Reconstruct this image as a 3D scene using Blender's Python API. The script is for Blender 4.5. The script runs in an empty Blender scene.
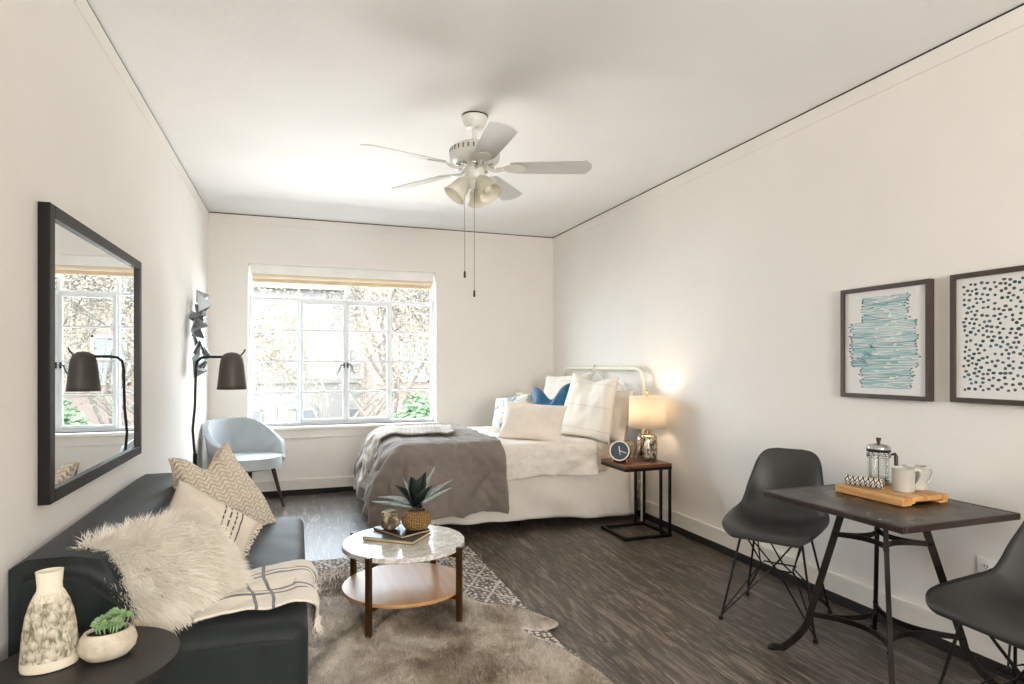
import bpy, bmesh, math, random
from mathutils import Vector, Matrix, noise
C = bpy.context.scene.collection
PI = math.pi
R = math.radians
sin, cos = math.sin, math.cos

# ------------------------------------------------------------------ helpers
def lin(h):
    h = h.lstrip('#')
    out = []
    for i in (0, 2, 4):
        v = int(h[i:i+2], 16) / 255
        out.append(v / 12.92 if v <= .04045 else ((v + .055) / 1.055) ** 2.4)
    return out + [1.0]

class NT:
    """small node-tree writer"""
    def __init__(s, name):
        s.m = bpy.data.materials.new(name); s.m.use_nodes = True
        s.t = s.m.node_tree; s.b = s.t.nodes['Principled BSDF']; s.out = s.t.nodes['Material Output']
    def n(s, ty, **kw):
        nd = s.t.nodes.new(ty)
        for k, v in kw.items():
            if k.startswith('i_'): 
                key = k[2:]
                nd.inputs[int(key) if key.isdigit() else key.replace('_', ' ')].default_value = v
            else: setattr(nd, k, v)
        return nd
    def l(s, a, b): s.t.links.new(a, b)
    def coord(s, scale=(1, 1, 1), kind='Object', rot=(0, 0, 0), loc=(0, 0, 0)):
        c = s.n('ShaderNodeTexCoord'); mp = s.n('ShaderNodeMapping')
        mp.inputs['Scale'].default_value = scale; mp.inputs['Rotation'].default_value = rot
        mp.inputs['Location'].default_value = loc
        s.l(c.outputs[kind], mp.inputs[0]); return mp.outputs[0]
    def noise(s, vec, scale=5, detail=4, rough=.55, dist=0):
        nd = s.n('ShaderNodeTexNoise'); nd.inputs['Scale'].default_value = scale
        nd.inputs['Detail'].default_value = detail; nd.inputs['Roughness'].default_value = rough
        nd.inputs['Distortion'].default_value = dist
        if vec is not None: s.l(vec, nd.inputs['Vector'])
        return nd.outputs['Fac']
    def ramp(s, fac, stops, interp='LINEAR'):
        nd = s.n('ShaderNodeValToRGB'); cr = nd.color_ramp; cr.interpolation = interp
        while len(cr.elements) < len(stops): cr.elements.new(.5)
        for e, (p, c) in zip(cr.elements, stops):
            e.position = p; e.color = lin(c) if isinstance(c, str) else ((c, c, c, 1) if not hasattr(c, '__len__') else c)
        s.l(fac, nd.inputs[0]); return nd.outputs[0]
    def mix(s, fac, a, b, mode='MIX'):
        nd = s.n('ShaderNodeMix', data_type='RGBA', blend_type=mode)
        for sock, v in ((nd.inputs[0], fac), (nd.inputs[6], a), (nd.inputs[7], b)):
            if isinstance(v, (int, float)): sock.default_value = v
            elif isinstance(v, str): sock.default_value = lin(v)
            elif isinstance(v, (list, tuple)): sock.default_value = v
            else: s.l(v, sock)
        return nd.outputs[2]
    def math(s, op, a, b=None, c=None):
        nd = s.n('ShaderNodeMath', operation=op)
        for i, v in enumerate((a, b, c)):
            if v is None: continue
            if isinstance(v, (int, float)): nd.inputs[i].default_value = v
            else: s.l(v, nd.inputs[i])
        return nd.outputs[0]
    def sep(s, vec):
        nd = s.n('ShaderNodeSeparateXYZ'); s.l(vec, nd.inputs[0]); return nd.outputs
    def bump(s, h, strength=.3, dist=.01):
        nd = s.n('ShaderNodeBump'); nd.inputs['Strength'].default_value = strength
        nd.inputs['Distance'].default_value = dist
        s.l(h, nd.inputs['Height']); s.l(nd.outputs[0], s.b.inputs['Normal'])
    def col(s, c):
        if isinstance(c, str): s.b.inputs['Base Color'].default_value = lin(c)
        else: s.l(c, s.b.inputs['Base Color'])
    def set(s, **kw):
        for k, v in kw.items(): s.b.inputs[k.replace('_', ' ')].default_value = v
        return s

def mat(name, col, rough=.6, metal=0, var=.0, vscale=6, bump=0, bscale=60, bdist=.004, spec=.5, sheen=0, stretch=(1, 1, 1), coat=0):
    n = NT(name); n.set(Roughness=rough, Metallic=metal)
    n.b.inputs['Specular IOR Level'].default_value = spec
    if sheen: n.b.inputs['Sheen Weight'].default_value = sheen
    if coat: n.b.inputs['Coat Weight'].default_value = coat
    co = n.coord(stretch)
    f = n.noise(co, vscale)
    k = var if var else .05
    base = lin(col)
    lo = [max(0, c * (1 - k)) for c in base[:3]] + [1]; hi = [min(1, c * (1 + k)) for c in base[:3]] + [1]
    n.col(n.ramp(f, [(.3, lo), (.7, hi)]))
    if bump: n.bump(n.noise(co, bscale, 3), bump, bdist)
    return n.m

def obj(name, bm, m, parent=None, smooth=True, loc=None, rot=None, angle=40):
    me = bpy.data.meshes.new(name)
    bmesh.ops.recalc_face_normals(bm, faces=bm.faces[:])
    bm.to_mesh(me); bm.free()
    for mm in (m if isinstance(m, (list, tuple)) else [m]): me.materials.append(mm)
    o = bpy.data.objects.new(name, me); C.objects.link(o)
    if parent is not None: o.parent = parent
    if loc is not None: o.location = loc
    if rot is not None: o.rotation_euler = rot
    if smooth:
        me.polygons.foreach_set('use_smooth', [True] * len(me.polygons))
        try: me.set_sharp_from_angle(angle=R(angle))
        except Exception: pass
    return o

def tag(o, label=None, cat=None, group=None, kind=None):
    if label: o['label'] = label
    if cat: o['category'] = cat
    if group: o['group'] = group
    if kind: o['kind'] = kind
    return o

def thing(name, label, cat, loc=(0, 0, 0), rz=0, group=None):
    o = bpy.data.objects.new(name, None); C.objects.link(o)
    o.empty_display_size = .05
    o.location = loc; o.rotation_euler = (0, 0, rz)
    return tag(o, label, cat, group)

def struct(name, bm, m, smooth=False, parent=None):
    o = obj(name, bm, m, parent, smooth=smooth)
    o['kind'] = 'structure'
    return o

def copy_tree(o, parent=None):
    c = o.copy(); C.objects.link(c)
    if parent is not None: c.parent = parent
    for ch in list(o.children): copy_tree(ch, c)
    return c

def new(): return bmesh.new()

def box(bm, lo, hi, bev=0, seg=2, M=None, mi=0):
    g = bmesh.ops.create_cube(bm, size=1)
    vs = g['verts']
    for v in vs:
        v.co = Vector((lo[i] + (hi[i] - lo[i]) * (v.co[i] + .5) for i in range(3)))
    fs = list({f for v in vs for f in v.link_faces})
    for f in fs: f.material_index = mi
    if bev:
        es = list({e for v in vs for e in v.link_edges})
        r = bmesh.ops.bevel(bm, geom=es, offset=bev, segments=seg, affect='EDGES', profile=.5)
        vs = list({v for f in r['faces'] for v in f.verts} | {v for v in vs if v.is_valid})
        for f in r['faces']: f.material_index = mi
    if M is not None:
        for v in vs: v.co = M @ v.co
    return vs

def frame_axes(d):
    d = d.normalized()
    a = Vector((0, 0, 1)) if abs(d.z) < .9 else Vector((1, 0, 0))
    x = d.cross(a).normalized(); y = d.cross(x).normalized()
    return x, y

def tube(bm, pts, r, n=8, closed=False, cap=True, flat=None, mi=0):
    """round tube along a polyline; r a number or list; flat=(w,h,up) sweeps a rectangle instead"""
    pts = [Vector(p) for p in pts]
    N = len(pts); rings = []
    px = None
    for i, p in enumerate(pts):
        if closed: d = pts[(i + 1) % N] - pts[i - 1]
        else: d = pts[min(i + 1, N - 1)] - pts[max(i - 1, 0)]
        d.normalize()
        if flat:
            up = Vector(flat[2]); x = d.cross(up).normalized(); y = x.cross(d).normalized()
            w, h = flat[0] / 2, flat[1] / 2
            ring = [bm.verts.new(p + x * a * w + y * b * h) for a, b in ((-1, -1), (1, -1), (1, 1), (-1, 1))]
        else:
            if px is None: x, y = frame_axes(d)
            else:
                x = (px - d * px.dot(d))
                if x.length < 1e-5: x, _ = frame_axes(d)
                x.normalize(); y = d.cross(x).normalized()
            px = x
            rr = r[i] if hasattr(r, '__len__') else r
            ring = [bm.verts.new(p + (x * cos(2 * PI * k / n) + y * sin(2 * PI * k / n)) * rr) for k in range(n)]
        rings.append(ring)
    m = len(rings[0])
    for i in range(N if closed else N - 1):
        a, b = rings[i], rings[(i + 1) % N]
        for k in range(m):
            f = bm.faces.new((a[k], a[(k + 1) % m], b[(k + 1) % m], b[k])); f.material_index = mi
    if cap and not closed:
        for ring in (rings[0], rings[-1]):
            f = bm.faces.new(ring); f.material_index = mi
    return rings

def lathe(bm, prof, n=40, sx=1, sy=1, cx=0, cy=0, M=None, mi=0, capb=True, capt=False):
    rings = []
    for r, z in prof:
        ring = []
        for k in range(n):
            a = 2 * PI * k / n
            v = Vector((cx + r * sx * cos(a), cy + r * sy * sin(a), z))
            if M is not None: v = M @ v
            ring.append(bm.verts.new(v))
        rings.append(ring)
    for a, b in zip(rings, rings[1:]):
        for k in range(n):
            f = bm.faces.new((a[k], a[(k + 1) % n], b[(k + 1) % n], b[k])); f.material_index = mi
    if capb: bm.faces.new(rings[0]).material_index = mi
    if capt: bm.faces.new(rings[-1]).material_index = mi
    return rings

def grid(bm, nu, nv, fn, uv=None, mi=0):
    """fn(u,v) -> point, u,v in 0..1; optional uv(u,v) stored in the active UV layer"""
    V = [[bm.verts.new(fn(i / nu, j / nv)) for j in range(nv + 1)] for i in range(nu + 1)]
    lay = bm.loops.layers.uv.verify() if uv else None
    for i in range(nu):
        for j in range(nv):
            q = ((i, j), (i + 1, j), (i + 1, j + 1), (i, j + 1))
            f = bm.faces.new([V[a][b] for a, b in q]); f.material_index = mi
            if lay:
                for lp, (a, b) in zip(f.loops, q): lp[lay].uv = uv(a / nu, b / nv)
    return V

def prism(bm, pts, z0, z1, M=None, mi=0, bev=0, seg=2):
    a = [bm.verts.new(Vector((p[0], p[1], z0))) for p in pts]
    b = [bm.verts.new(Vector((p[0], p[1], z1))) for p in pts]
    fs = [bm.faces.new(a[::-1]), bm.faces.new(b)]
    n = len(pts)
    for k in range(n): fs.append(bm.faces.new((a[k], a[(k + 1) % n], b[(k + 1) % n], b[k])))
    for f in fs: f.material_index = mi
    vs = a + b
    if bev:
        es = [e for e in fs[0].edges] + [e for e in fs[1].edges]
        r = bmesh.ops.bevel(bm, geom=es, offset=bev, segments=seg, affect='EDGES')
        vs = list({v for f in r['faces'] for v in f.verts} | {v for v in vs if v.is_valid})
    if M is not None:
        for v in vs: v.co = M @ v.co
    return vs

def solid(o, t, offset=-1):
    m = o.modifiers.new('Solidify', 'SOLIDIFY'); m.thickness = t; m.offset = offset; return o
def subsurf(o, n=1):
    m = o.modifiers.new('Subdivision', 'SUBSURF'); m.levels = n; m.render_levels = n; return o

def catmull(P, n=6):
    P = [Vector(p) for p in P]; out = []
    for i in range(len(P) - 1):
        p0 = P[max(i - 1, 0)]; p1 = P[i]; p2 = P[i + 1]; p3 = P[min(i + 2, len(P) - 1)]
        for k in range(n):
            t = k / n
            out.append(.5 * ((2 * p1) + (-p0 + p2) * t + (2 * p0 - 5 * p1 + 4 * p2 - p3) * t * t + (-p0 + 3 * p1 - 3 * p2 + p3) * t ** 3))
    out.append(P[-1]); return out

def sm(a, b, x):
    t = max(0, min(1, (x - a) / (b - a))); return t * t * (3 - 2 * t)

def basis(nrm, up=(0, 0, 1), roll=0):
    """matrix whose z is nrm and y close to up"""
    z = Vector(nrm).normalized(); u = Vector(up)
    x = u.cross(z).normalized(); y = z.cross(x).normalized()
    return Matrix((x, y, z)).transposed() @ Matrix.Rotation(roll, 3, 'Z')

# ------------------------------------------------------------------ measures of the room (metres)
XL, XR, YB, YF, ZC = -.766, 2.663, 6.2, -2.6, 2.644

# ------------------------------------------------------------------ materials
def wall_material(name, col, b=.25):
    n = NT(name); n.set(Roughness=.75); n.b.inputs['Specular IOR Level'].default_value = .3
    co = n.coord()
    f = n.noise(co, 2.5, 5)
    base = lin(col)
    n.col(n.ramp(f, [(.3, [c * .97 for c in base[:3]] + [1]), (.7, base)]))
    n.bump(n.noise(co, 28, 6, .65, .4), b, .006)
    return n.m
M_wall = wall_material('plaster', '#eae5de')
M_ceil = wall_material('ceiling_plaster', '#efedea', .22)
M_trim = mat('trim_paint', '#e9e3da', .45, bump=.05, bscale=30)
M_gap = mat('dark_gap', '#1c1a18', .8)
M_black = mat('black_metal', '#15130f', .45, .6, bump=.05, bscale=200)
M_iron = mat('worn_iron', '#1d1712', .5, .7, var=.5, vscale=14, bump=.2, bscale=60)
M_white_paint = mat('white_paint', '#eceae4', .4)
M_chrome = mat('chrome', '#c9c9c6', .15, 1)
M_plastic = mat('grey_plastic', '#333231', .42, var=.04, bump=.06, bscale=400, bdist=.001)
M_dark_wood = mat('dark_wood', '#35211a', .45, var=.25, vscale=20, stretch=(1, 1, .1))

def floor_material():
    n = NT('vinyl_plank'); n.set(Roughness=.42)
    co = n.coord((1, 1, 1), rot=(0, 0, R(90)))
    br = n.n('ShaderNodeTexBrick'); n.l(co, br.inputs['Vector'])
    br.offset = .37; br.squash = 1
    br.inputs['Color1'].default_value = (0, 0, 0, 1); br.inputs['Color2'].default_value = (1, 1, 1, 1)
    br.inputs['Mortar'].default_value = (.5, .5, .5, 1)
    br.inputs['Scale'].default_value = 1; br.inputs['Mortar Size'].default_value = .0016
    br.inputs['Mortar Smooth'].default_value = .1; br.inputs['Brick Width'].default_value = 1.22; br.inputs['Row Height'].default_value = .178
    sepn = n.n('ShaderNodeSeparateColor'); n.l(br.outputs['Color'], sepn.inputs[0])
    rnd = sepn.outputs[0]
    # every plank reads its grain from another place
    c2 = n.n('ShaderNodeTexCoord'); off = n.n('ShaderNodeCombineXYZ')
    n.l(n.math('MULTIPLY', rnd, 17.3), off.inputs[0]); n.l(n.math('MULTIPLY', rnd, 9.1), off.inputs[1])
    add = n.n('ShaderNodeVectorMath', operation='ADD'); n.l(c2.outputs['Object'], add.inputs[0]); n.l(off.outputs[0], add.inputs[1])
    mp = n.n('ShaderNodeMapping'); mp.inputs['Scale'].default_value = (1, .11, 1); n.l(add.outputs[0], mp.inputs[0])
    g1 = n.noise(mp.outputs[0], 34, 6, .65, 1.2)
    g2 = n.noise(mp.outputs[0], 9, 4, .6, 2.0)
    mp3 = n.n('ShaderNodeMapping'); mp3.inputs['Scale'].default_value = (1, .2, 1); n.l(add.outputs[0], mp3.inputs[0])
    wv = n.n('ShaderNodeTexWave', wave_type='BANDS', bands_direction='X'); n.l(mp3.outputs[0], wv.inputs['Vector'])
    wv.inputs['Scale'].default_value = 22; wv.inputs['Distortion'].default_value = 9; wv.inputs['Detail'].default_value = 3; wv.inputs['Detail Scale'].default_value = 1.3
    base = n.ramp(g1, [(.33, '#1c1815'), (.49, '#463e38'), (.65, '#8b8176')])
    base = n.mix(n.math('MULTIPLY', g2, .6), base, '#453b33')
    light = n.ramp(n.math('MULTIPLY', wv.outputs['Fac'], g1), [(.40, 0.0), (.60, 1.0)])
    patch = n.ramp(n.noise(mp.outputs[0], 3.2, 3), [(.42, 0.0), (.60, 1.0)])
    lf = n.n('ShaderNodeMath', operation='MULTIPLY'); n.l(light, lf.inputs[0]); n.l(patch, lf.inputs[1])
    base = n.mix(n.math('MULTIPLY', lf.outputs[0], .55), base, '#a89f95')
    tint = n.ramp(rnd, [(0, (.82, .80, .78, 1)), (1, (1.12, 1.08, 1.04, 1))])
    base = n.mix(1, base, tint, 'MULTIPLY')
    base = n.mix(br.outputs['Fac'], base, '#211b17')
    n.col(base)
    n.l(n.ramp(g1, [(.3, .34), (.7, .5)]), n.b.inputs['Roughness'])
    n.bump(n.math('SUBTRACT', g1, br.outputs['Fac']), .12, .003)
    return n.m
M_floor = floor_material()

def glass_material(name, tint=(1, 1, 1, 1), refl=1.0):
    n = NT(name)
    tr = n.n('ShaderNodeBsdfTransparent'); tr.inputs[0].default_value = tint
    gl = n.n('ShaderNodeBsdfGlossy'); gl.inputs['Roughness'].default_value = .02
    lw = n.n('ShaderNodeLayerWeight'); lw.inputs[0].default_value = .5
    fr = n.n('ShaderNodeMath', operation='MULTIPLY_ADD'); n.l(n.math('POWER', lw.outputs['Facing'], 4.0), fr.inputs[0]); fr.inputs[1].default_value = .6; fr.inputs[2].default_value = .04
    mx = n.n('ShaderNodeMixShader')
    n.l(n.math('MULTIPLY', fr.outputs[0], refl), mx.inputs[0]); n.l(tr.outputs[0], mx.inputs[1]); n.l(gl.outputs[0], mx.inputs[2])
    n.l(mx.outputs[0], n.out.inputs[0]); n.t.nodes.remove(n.b)
    return n.m
M_pane = glass_material('window_glass', (.98, .99, .99, 1), .1)
M_glass = glass_material('clear_glass', (.95, .97, .97, 1), .8)

# ------------------------------------------------------------------ room shell
bm = new(); box(bm, (XL - .2, YF - .2, -.15), (XR + .2, YB + .25, 0)); struct('floor', bm, M_floor)
bm = new(); box(bm, (XL - .2, YF - .2, ZC), (XR + .2, YB + .25, ZC + .15)); struct('ceiling', bm, M_ceil)
bm = new(); box(bm, (XL - .2, YF - .2, 0), (XL, YB + .25, ZC)); struct('wall_left', bm, M_wall)
bm = new(); box(bm, (XR, YF - .2, 0), (XR + .2, YB + .25, ZC)); struct('wall_right', bm, M_wall)
WX0, WX1, WZ0, WZ1 = -.43, 1.35, .655, 2.19
def holed_wall(y0, y1, hx0, hx1, hz0, hz1):
    bm = new()
    xs = [XL, hx0, hx1, XR]; zs = [0, hz0, hz1, ZC]
    V = {}
    for y in (y0, y1):
        for i, x in enumerate(xs):
            for j, z in enumerate(zs): V[y, i, j] = bm.verts.new((x, y, z))
    for y in (y0, y1):
        for i in range(3):
            for j in range(3):
                if (i, j) != (1, 1): bm.faces.new((V[y, i, j], V[y, i+1, j], V[y, i+1, j+1], V[y, i, j+1]))
    for a, b in (((1, 1), (2, 1)), ((2, 1), (2, 2)), ((2, 2), (1, 2)), ((1, 2), (1, 1))):
        bm.faces.new((V[y0, a[0], a[1]], V[y0, b[0], b[1]], V[y1, b[0], b[1]], V[y1, a[0], a[1]]))
    for i in range(3):
        for j in (0, 3): bm.faces.new((V[y0, i, j], V[y0, i+1, j], V[y1, i+1, j], V[y1, i, j]))
    for j in range(3):
        for i in (0, 3): bm.faces.new((V[y0, i, j], V[y0, i, j+1], V[y1, i, j+1], V[y1, i, j]))
    return bm
struct('wall_back', holed_wall(YB, YB + .25, WX0, WX1, WZ0, WZ1), M_wall)
RX0, RX1, RZ0, RZ1 = .2, 1.6, .85, 2.15
struct('wall_front', holed_wall(YF - .2, YF, RX0, RX1, RZ0, RZ1), M_wall)

# picture-rail boards under the ceiling with the dark shadow gap, baseboards with the dark toe strip
def run(name, x0, y0, x1, y1, z0, z1, t, m, nx, ny):
    bm = new()
    lo = (min(x0, x1, x0 + nx * t), min(y0, y1, y0 + ny * t), z0); hi = (max(x0, x1, x0 + nx * t), max(y0, y1, y0 + ny * t), z1)
    box(bm, lo, hi, .0); return struct(name, bm, m)
sides = {'left': (XL, YF, XL, YB, 1, 0), 'right': (XR, YF, XR, YB, -1, 0), 'back': (XL, YB, XR, YB, 0, -1)}
k = 1
for s, (x0, y0, x1, y1, nx, ny) in sides.items():
    run('trim_%d' % k, x0, y0, x1, y1, ZC - .085, ZC - .009, .006, M_wall, nx, ny); k += 1
    run('trim_%d' % k, x0, y0, x1, y1, ZC - .009, ZC, .004, M_gap, nx, ny); k += 1
    run('baseboard_%s' % s, x0, y0, x1, y1, .05, .135, .014, M_trim, nx, ny)
    run('trim_%d' % k, x0, y0, x1, y1, .12, .148, .02, M_trim, nx, ny); k += 1
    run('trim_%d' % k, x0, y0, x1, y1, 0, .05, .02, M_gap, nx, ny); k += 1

# ------------------------------------------------------------------ window_1 : steel casement with panes
M_steel = mat('painted_steel', '#dfe3e6', .4)
win = bpy.data.objects.new('window_1', None); C.objects.link(win); win['kind'] = 'structure'
win.location = (WX0, YB + .12, WZ0)
W, Hh = WX1 - WX0, WZ1 - WZ0
bm = new()
for lo, hi in (((0, -.02, 0), (.028, .03, Hh)), ((W - .028, -.02, 0), (W, .03, Hh)), ((.028, -.02, 0), (W - .028, .03, .028)), ((.028, -.02, Hh - .028), (W - .028, .03, Hh))):
    box(bm, lo, hi, .003)
obj('window_frame', bm, M_steel, win, False)
colx = [W * k / 4 for k in range(5)]
rowz = [.018 + (Hh - .03) * k / 5 for k in range(6)]
bm = new()
for x in (colx[1], colx[3]): box(bm, (x - .012, -.012, .028), (x + .012, .02, Hh - .028), .002)
box(bm, (colx[2] - .012, -.012, rowz[4]), (colx[2] + .012, .02, Hh - .028), .002)
box(bm, (.028, -.013, rowz[4] - .013), (W - .028, .021, rowz[4] + .013), .002)
for z in rowz[1:4]:
    for a, b in ((.028, colx[1]), (colx[3], W - .028)): box(bm, (a, -.008, z - .009), (b, .014, z + .009))
obj('glazing_bars', bm, M_steel, win, False)
bm = new(); box(bm, (.028, .004, .028), (W - .028, .007, Hh - .028)); obj('pane', bm, M_pane, win, False)
for a, b, s in ((colx[1], colx[2], 1), (colx[2], colx[3], -1)):
    bm = new()
    z0, z1 = .028, rowz[4] - .013
    A, B = a + .012 if s > 0 else a, b if s > 0 else b - .012
    for lo, hi in (((A, -.03, z0), (A + .03, -.012, z1)), ((B - .03, -.03, z0), (B, -.012, z1)), ((A + .03, -.03, z0), (B - .03, -.012, z0 + .03)), ((A + .03, -.03, z1 - .03), (B - .03, -.012, z1))):
        box(bm, lo, hi, .003)
    for z in rowz[1:4]: box(bm, (A + .03, -.026, z - .009), (B - .03, -.008, z + .009))
    sash = obj('casement_sash', bm, M_steel, win, False)
    bm = new()
    hx = B - .018 if s > 0 else A + .018
    zc = 1.235 - WZ0
    box(bm, (hx - .009, -.044, zc - .025), (hx + .009, -.03, zc + .03), .003)
    d = -1 if s > 0 else 1
    tube(bm, catmull([(hx, -.045, zc), (hx, -.065, zc + .005), (hx + d * .03, -.07, zc - .0), (hx + d * .05, -.07, zc - .05), (hx + d * .065, -.072, zc - .075), (hx + d * .078, -.074, zc - .07)], 5), .007, 8)
    obj('window_handle', bm, M_black, sash)
bm = new()
box(bm, (WX0 - .02, YB - .06, WZ0 - .035), (WX1 + .02, YB + .10, WZ0), .008)
box(bm, (WX0, YB - .016, WZ0 - .115), (WX1, YB, WZ0 - .035), .004)
s = obj('window_sill', bm, M_trim, win, False)
s.location = -win.location
# roller blind
t = thing('roller_blind', 'rolled-up beige roller blind across the top of the back window', 'blind', (WX0 + .02, YB + .045, WZ1 - .09))
bm = new(); box(bm, (0, -.035, .0), (W - .04, .035, .09), .006); obj('head_box', bm, M_white_paint, t, False)
bm = new(); tube(bm, [(.01, 0, -.012), (W - .05, 0, -.012)], .028, 16)
box(bm, (.01, .022, -.06), (W - .05, .026, -.01)); box(bm, (.01, .016, -.075), (W - .05, .032, -.058), .003)
obj('blind_fabric', bm, mat('blind_fabric', '#e3d0b4', .8, bump=.1, bscale=300), t)
# fill_window : unseen opening added behind the camera to brighten the front of the room
w2 = bpy.data.objects.new('fill_window', None); C.objects.link(w2); w2['kind'] = 'structure'; w2.location = (RX0, YF - .1, RZ0)
W2, H2 = RX1 - RX0, RZ1 - RZ0
bm = new()
for lo, hi in (((0, -.03, 0), (.05, .03, H2)), ((W2 - .05, -.03, 0), (W2, .03, H2)), ((.05, -.03, 0), (W2 - .05, .03, .05)), ((.05, -.03, H2 - .05), (W2 - .05, .03, H2)), ((W2 / 2 - .02, -.02, .05), (W2 / 2 + .02, .02, H2 - .05))):
    box(bm, lo, hi)
obj('window_frame', bm, M_steel, w2, False)
# ------------------------------------------------------------------ soft-goods helpers
def drape_fn(rect, top, r=.05, flare=.06, wave=.02, kw=9, kc=3, lift=0, wr=.006, seed=0):
    """maps plan point (x,y) of a flat cloth to where it hangs over the box 'rect' with height 'top'"""
    x0, x1, y0, y1 = rect[0] + r, rect[1] - r, rect[2] + r, rect[3] - r
    def f(x, y):
        cx, cy = min(max(x, x0), x1), min(max(y, y0), y1)
        dx, dy = x - cx, y - cy
        d = math.hypot(dx, dy)
        w = noise.noise(Vector((x * 7 + seed, y * 7, seed))) * wr + noise.noise(Vector((x * 17, y * 17 + seed, 3))) * wr * .5
        if d < 1e-6: return Vector((x, y, top + lift + w))
        nx, ny = dx / d, dy / d
        rr = r + lift
        a = d / rr
        if a < PI / 2: out, dn = rr * sin(a), rr * (1 - cos(a))
        else:
            e = d - rr * PI / 2
            out, dn = rr + flare * e, rr + e
        ph = (cx + cy) * kw * 2 + math.atan2(ny, nx) * kc + seed
        amp = wave * sm(.04, .4, d)
        out += amp * (sin(ph) + .5 * sin(ph * 2.3 + 1.3)) + amp * 1.2 + w * 2
        return Vector((cx + nx * out, cy + ny * out, top + lift - dn))
    return f

def cloth_bm(f, plan, nu, nv, uvs=None):
    bm = new()
    grid(bm, nu, nv, lambda u, v: f(*plan(u, v)), uvs or (lambda u, v: (u, v)))
    return bm

def pillow_fn(w, h, t, pinch=.09, chop=0, squeeze=.10, seed=0, wr=.02, pw=.42):
    def f(u, v, side):
        # u,v in -1..1
        x = w / 2 * u * (1 - pinch * (1 - v * v) * abs(u) ** 2)
        y = h / 2 * v * (1 - pinch * (1 - u * u) * abs(v) ** 2)
        e = max(0, (1 - u * u)) * max(0, (1 - v * v))
        z = t / 2 * e ** pw
        n = noise.noise(Vector((u * 1.6 + seed, v * 1.6, side + seed))) * wr * min(1, e * 3)
        n += noise.noise(Vector((u * 4 + seed, v * 3, side * 3 + seed))) * wr * .45 * min(1, e * 3)
        if chop:
            k = math.exp(-(u / .42) ** 2) * sm(-.5, 1, v)
            y -= chop * k; z *= 1 - .45 * k
            x *= 1 - squeeze * sm(-.6, 1, v)
        return Vector((x, y, side * z + n))
    return f

def pillow_bm(f, n=34):
    bm = new()
    def warp(a):  # denser to the rim
        return sin(a * PI / 2) * .55 + a * .45
    uvf = lambda u, v: (u, v)
    for s in (1, -1):
        grid(bm, n, n, lambda u, v: f(warp(2 * u - 1), warp(2 * v - 1), s), uvf)
    bmesh.ops.remove_doubles(bm, verts=bm.verts[:], dist=.0004)
    return bm

def rim_tube(f, r=.005, n=28):
    P = []
    for a, b in (((-1, -1), (1, -1)), ((1, -1), (1, 1)), ((1, 1), (-1, 1)), ((-1, 1), (-1, -1))):
        for k in range(n):
            t = k / n; P.append(f(a[0] + (b[0] - a[0]) * t, a[1] + (b[1] - a[1]) * t, 1))
    bm = new(); tube(bm, P, r, 6, closed=True); return bm

def pillow(name, label, w, h, t, c, nrm, up, m, group, roll=0, piping=None, cat='pillow', **kw):
    f = pillow_fn(w, h, t, **kw)
    o = obj(name, pillow_bm(f), m, angle=80)
    o.matrix_world = Matrix.Translation(c) @ basis(nrm, up, roll).to_4x4()
    tag(o, label, cat, group)
    if piping:
        obj('piping', rim_tube(f), piping, o, angle=80)
    return o, f

def strands(bm, roots, length, width, seg=3, grav=.5, jit=.35, seed=1, flow=None, G=Vector((0, 0, -1)), lv=.35, clump=0):
    rnd = random.Random(seed)
    for p, n in roots:
        L = length * (1 - lv + 2 * lv * rnd.random())
        d = (n + Vector((rnd.gauss(0, jit), rnd.gauss(0, jit), rnd.gauss(0, jit)))).normalized()
        if flow is not None: d = (d + flow(p)).normalized()
        if clump:
            cv = Vector((noise.noise(p * 28), noise.noise(p * 28 + Vector((9, 0, 0))), noise.noise(p * 28 + Vector((0, 9, 0)))))
            d = (d + cv * clump).normalized()
        side = d.cross(Vector((rnd.gauss(0, 1), rnd.gauss(0, 1), rnd.gauss(0, 1)))).normalized()
        q = p - n * .002; prev = None
        for k in range(seg + 1):
            wd = width * (1 - k / seg) ** .8 / 2
            if k == seg: cur = (bm.verts.new(q),)
            else: cur = (bm.verts.new(q - side * wd), bm.verts.new(q + side * wd))
            if prev:
                if len(cur) == 2: bm.faces.new((prev[0], prev[1], cur[1], cur[0]))
                else: bm.faces.new((prev[0], prev[1], cur[0]))
            prev = cur
            q = q + d * (L / seg)
            d = (d + G * grav / seg).normalized()

def raw_obj(name, bm, m, parent=None):
    """no normal recalculation (for hair ribbons)"""
    me = bpy.data.meshes.new(name); bm.to_mesh(me); bm.free(); me.materials.append(m)
    o = bpy.data.objects.new(name, me); C.objects.link(o)
    if parent is not None: o.parent = parent
    return o

def fabric(name, col, rough=.85, var=.06, weave=420, bump=.25, vs=9, sheen=.2, dist=.002):
    n = NT(name); n.set(Roughness=rough); n.b.inputs['Sheen Weight'].default_value = sheen
    n.b.inputs['Specular IOR Level'].default_value = .25
    co = n.coord(); base = lin(col)
    f = n.noise(co, vs, 6, .7)
    n.col(n.ramp(f, [(.3, [c * (1 - var) for c in base[:3]] + [1]), (.7, [min(1, c * (1 + var)) for c in base[:3]] + [1])]))
    n.bump(n.noise(co, weave, 2), bump, dist)
    return n.m

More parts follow.
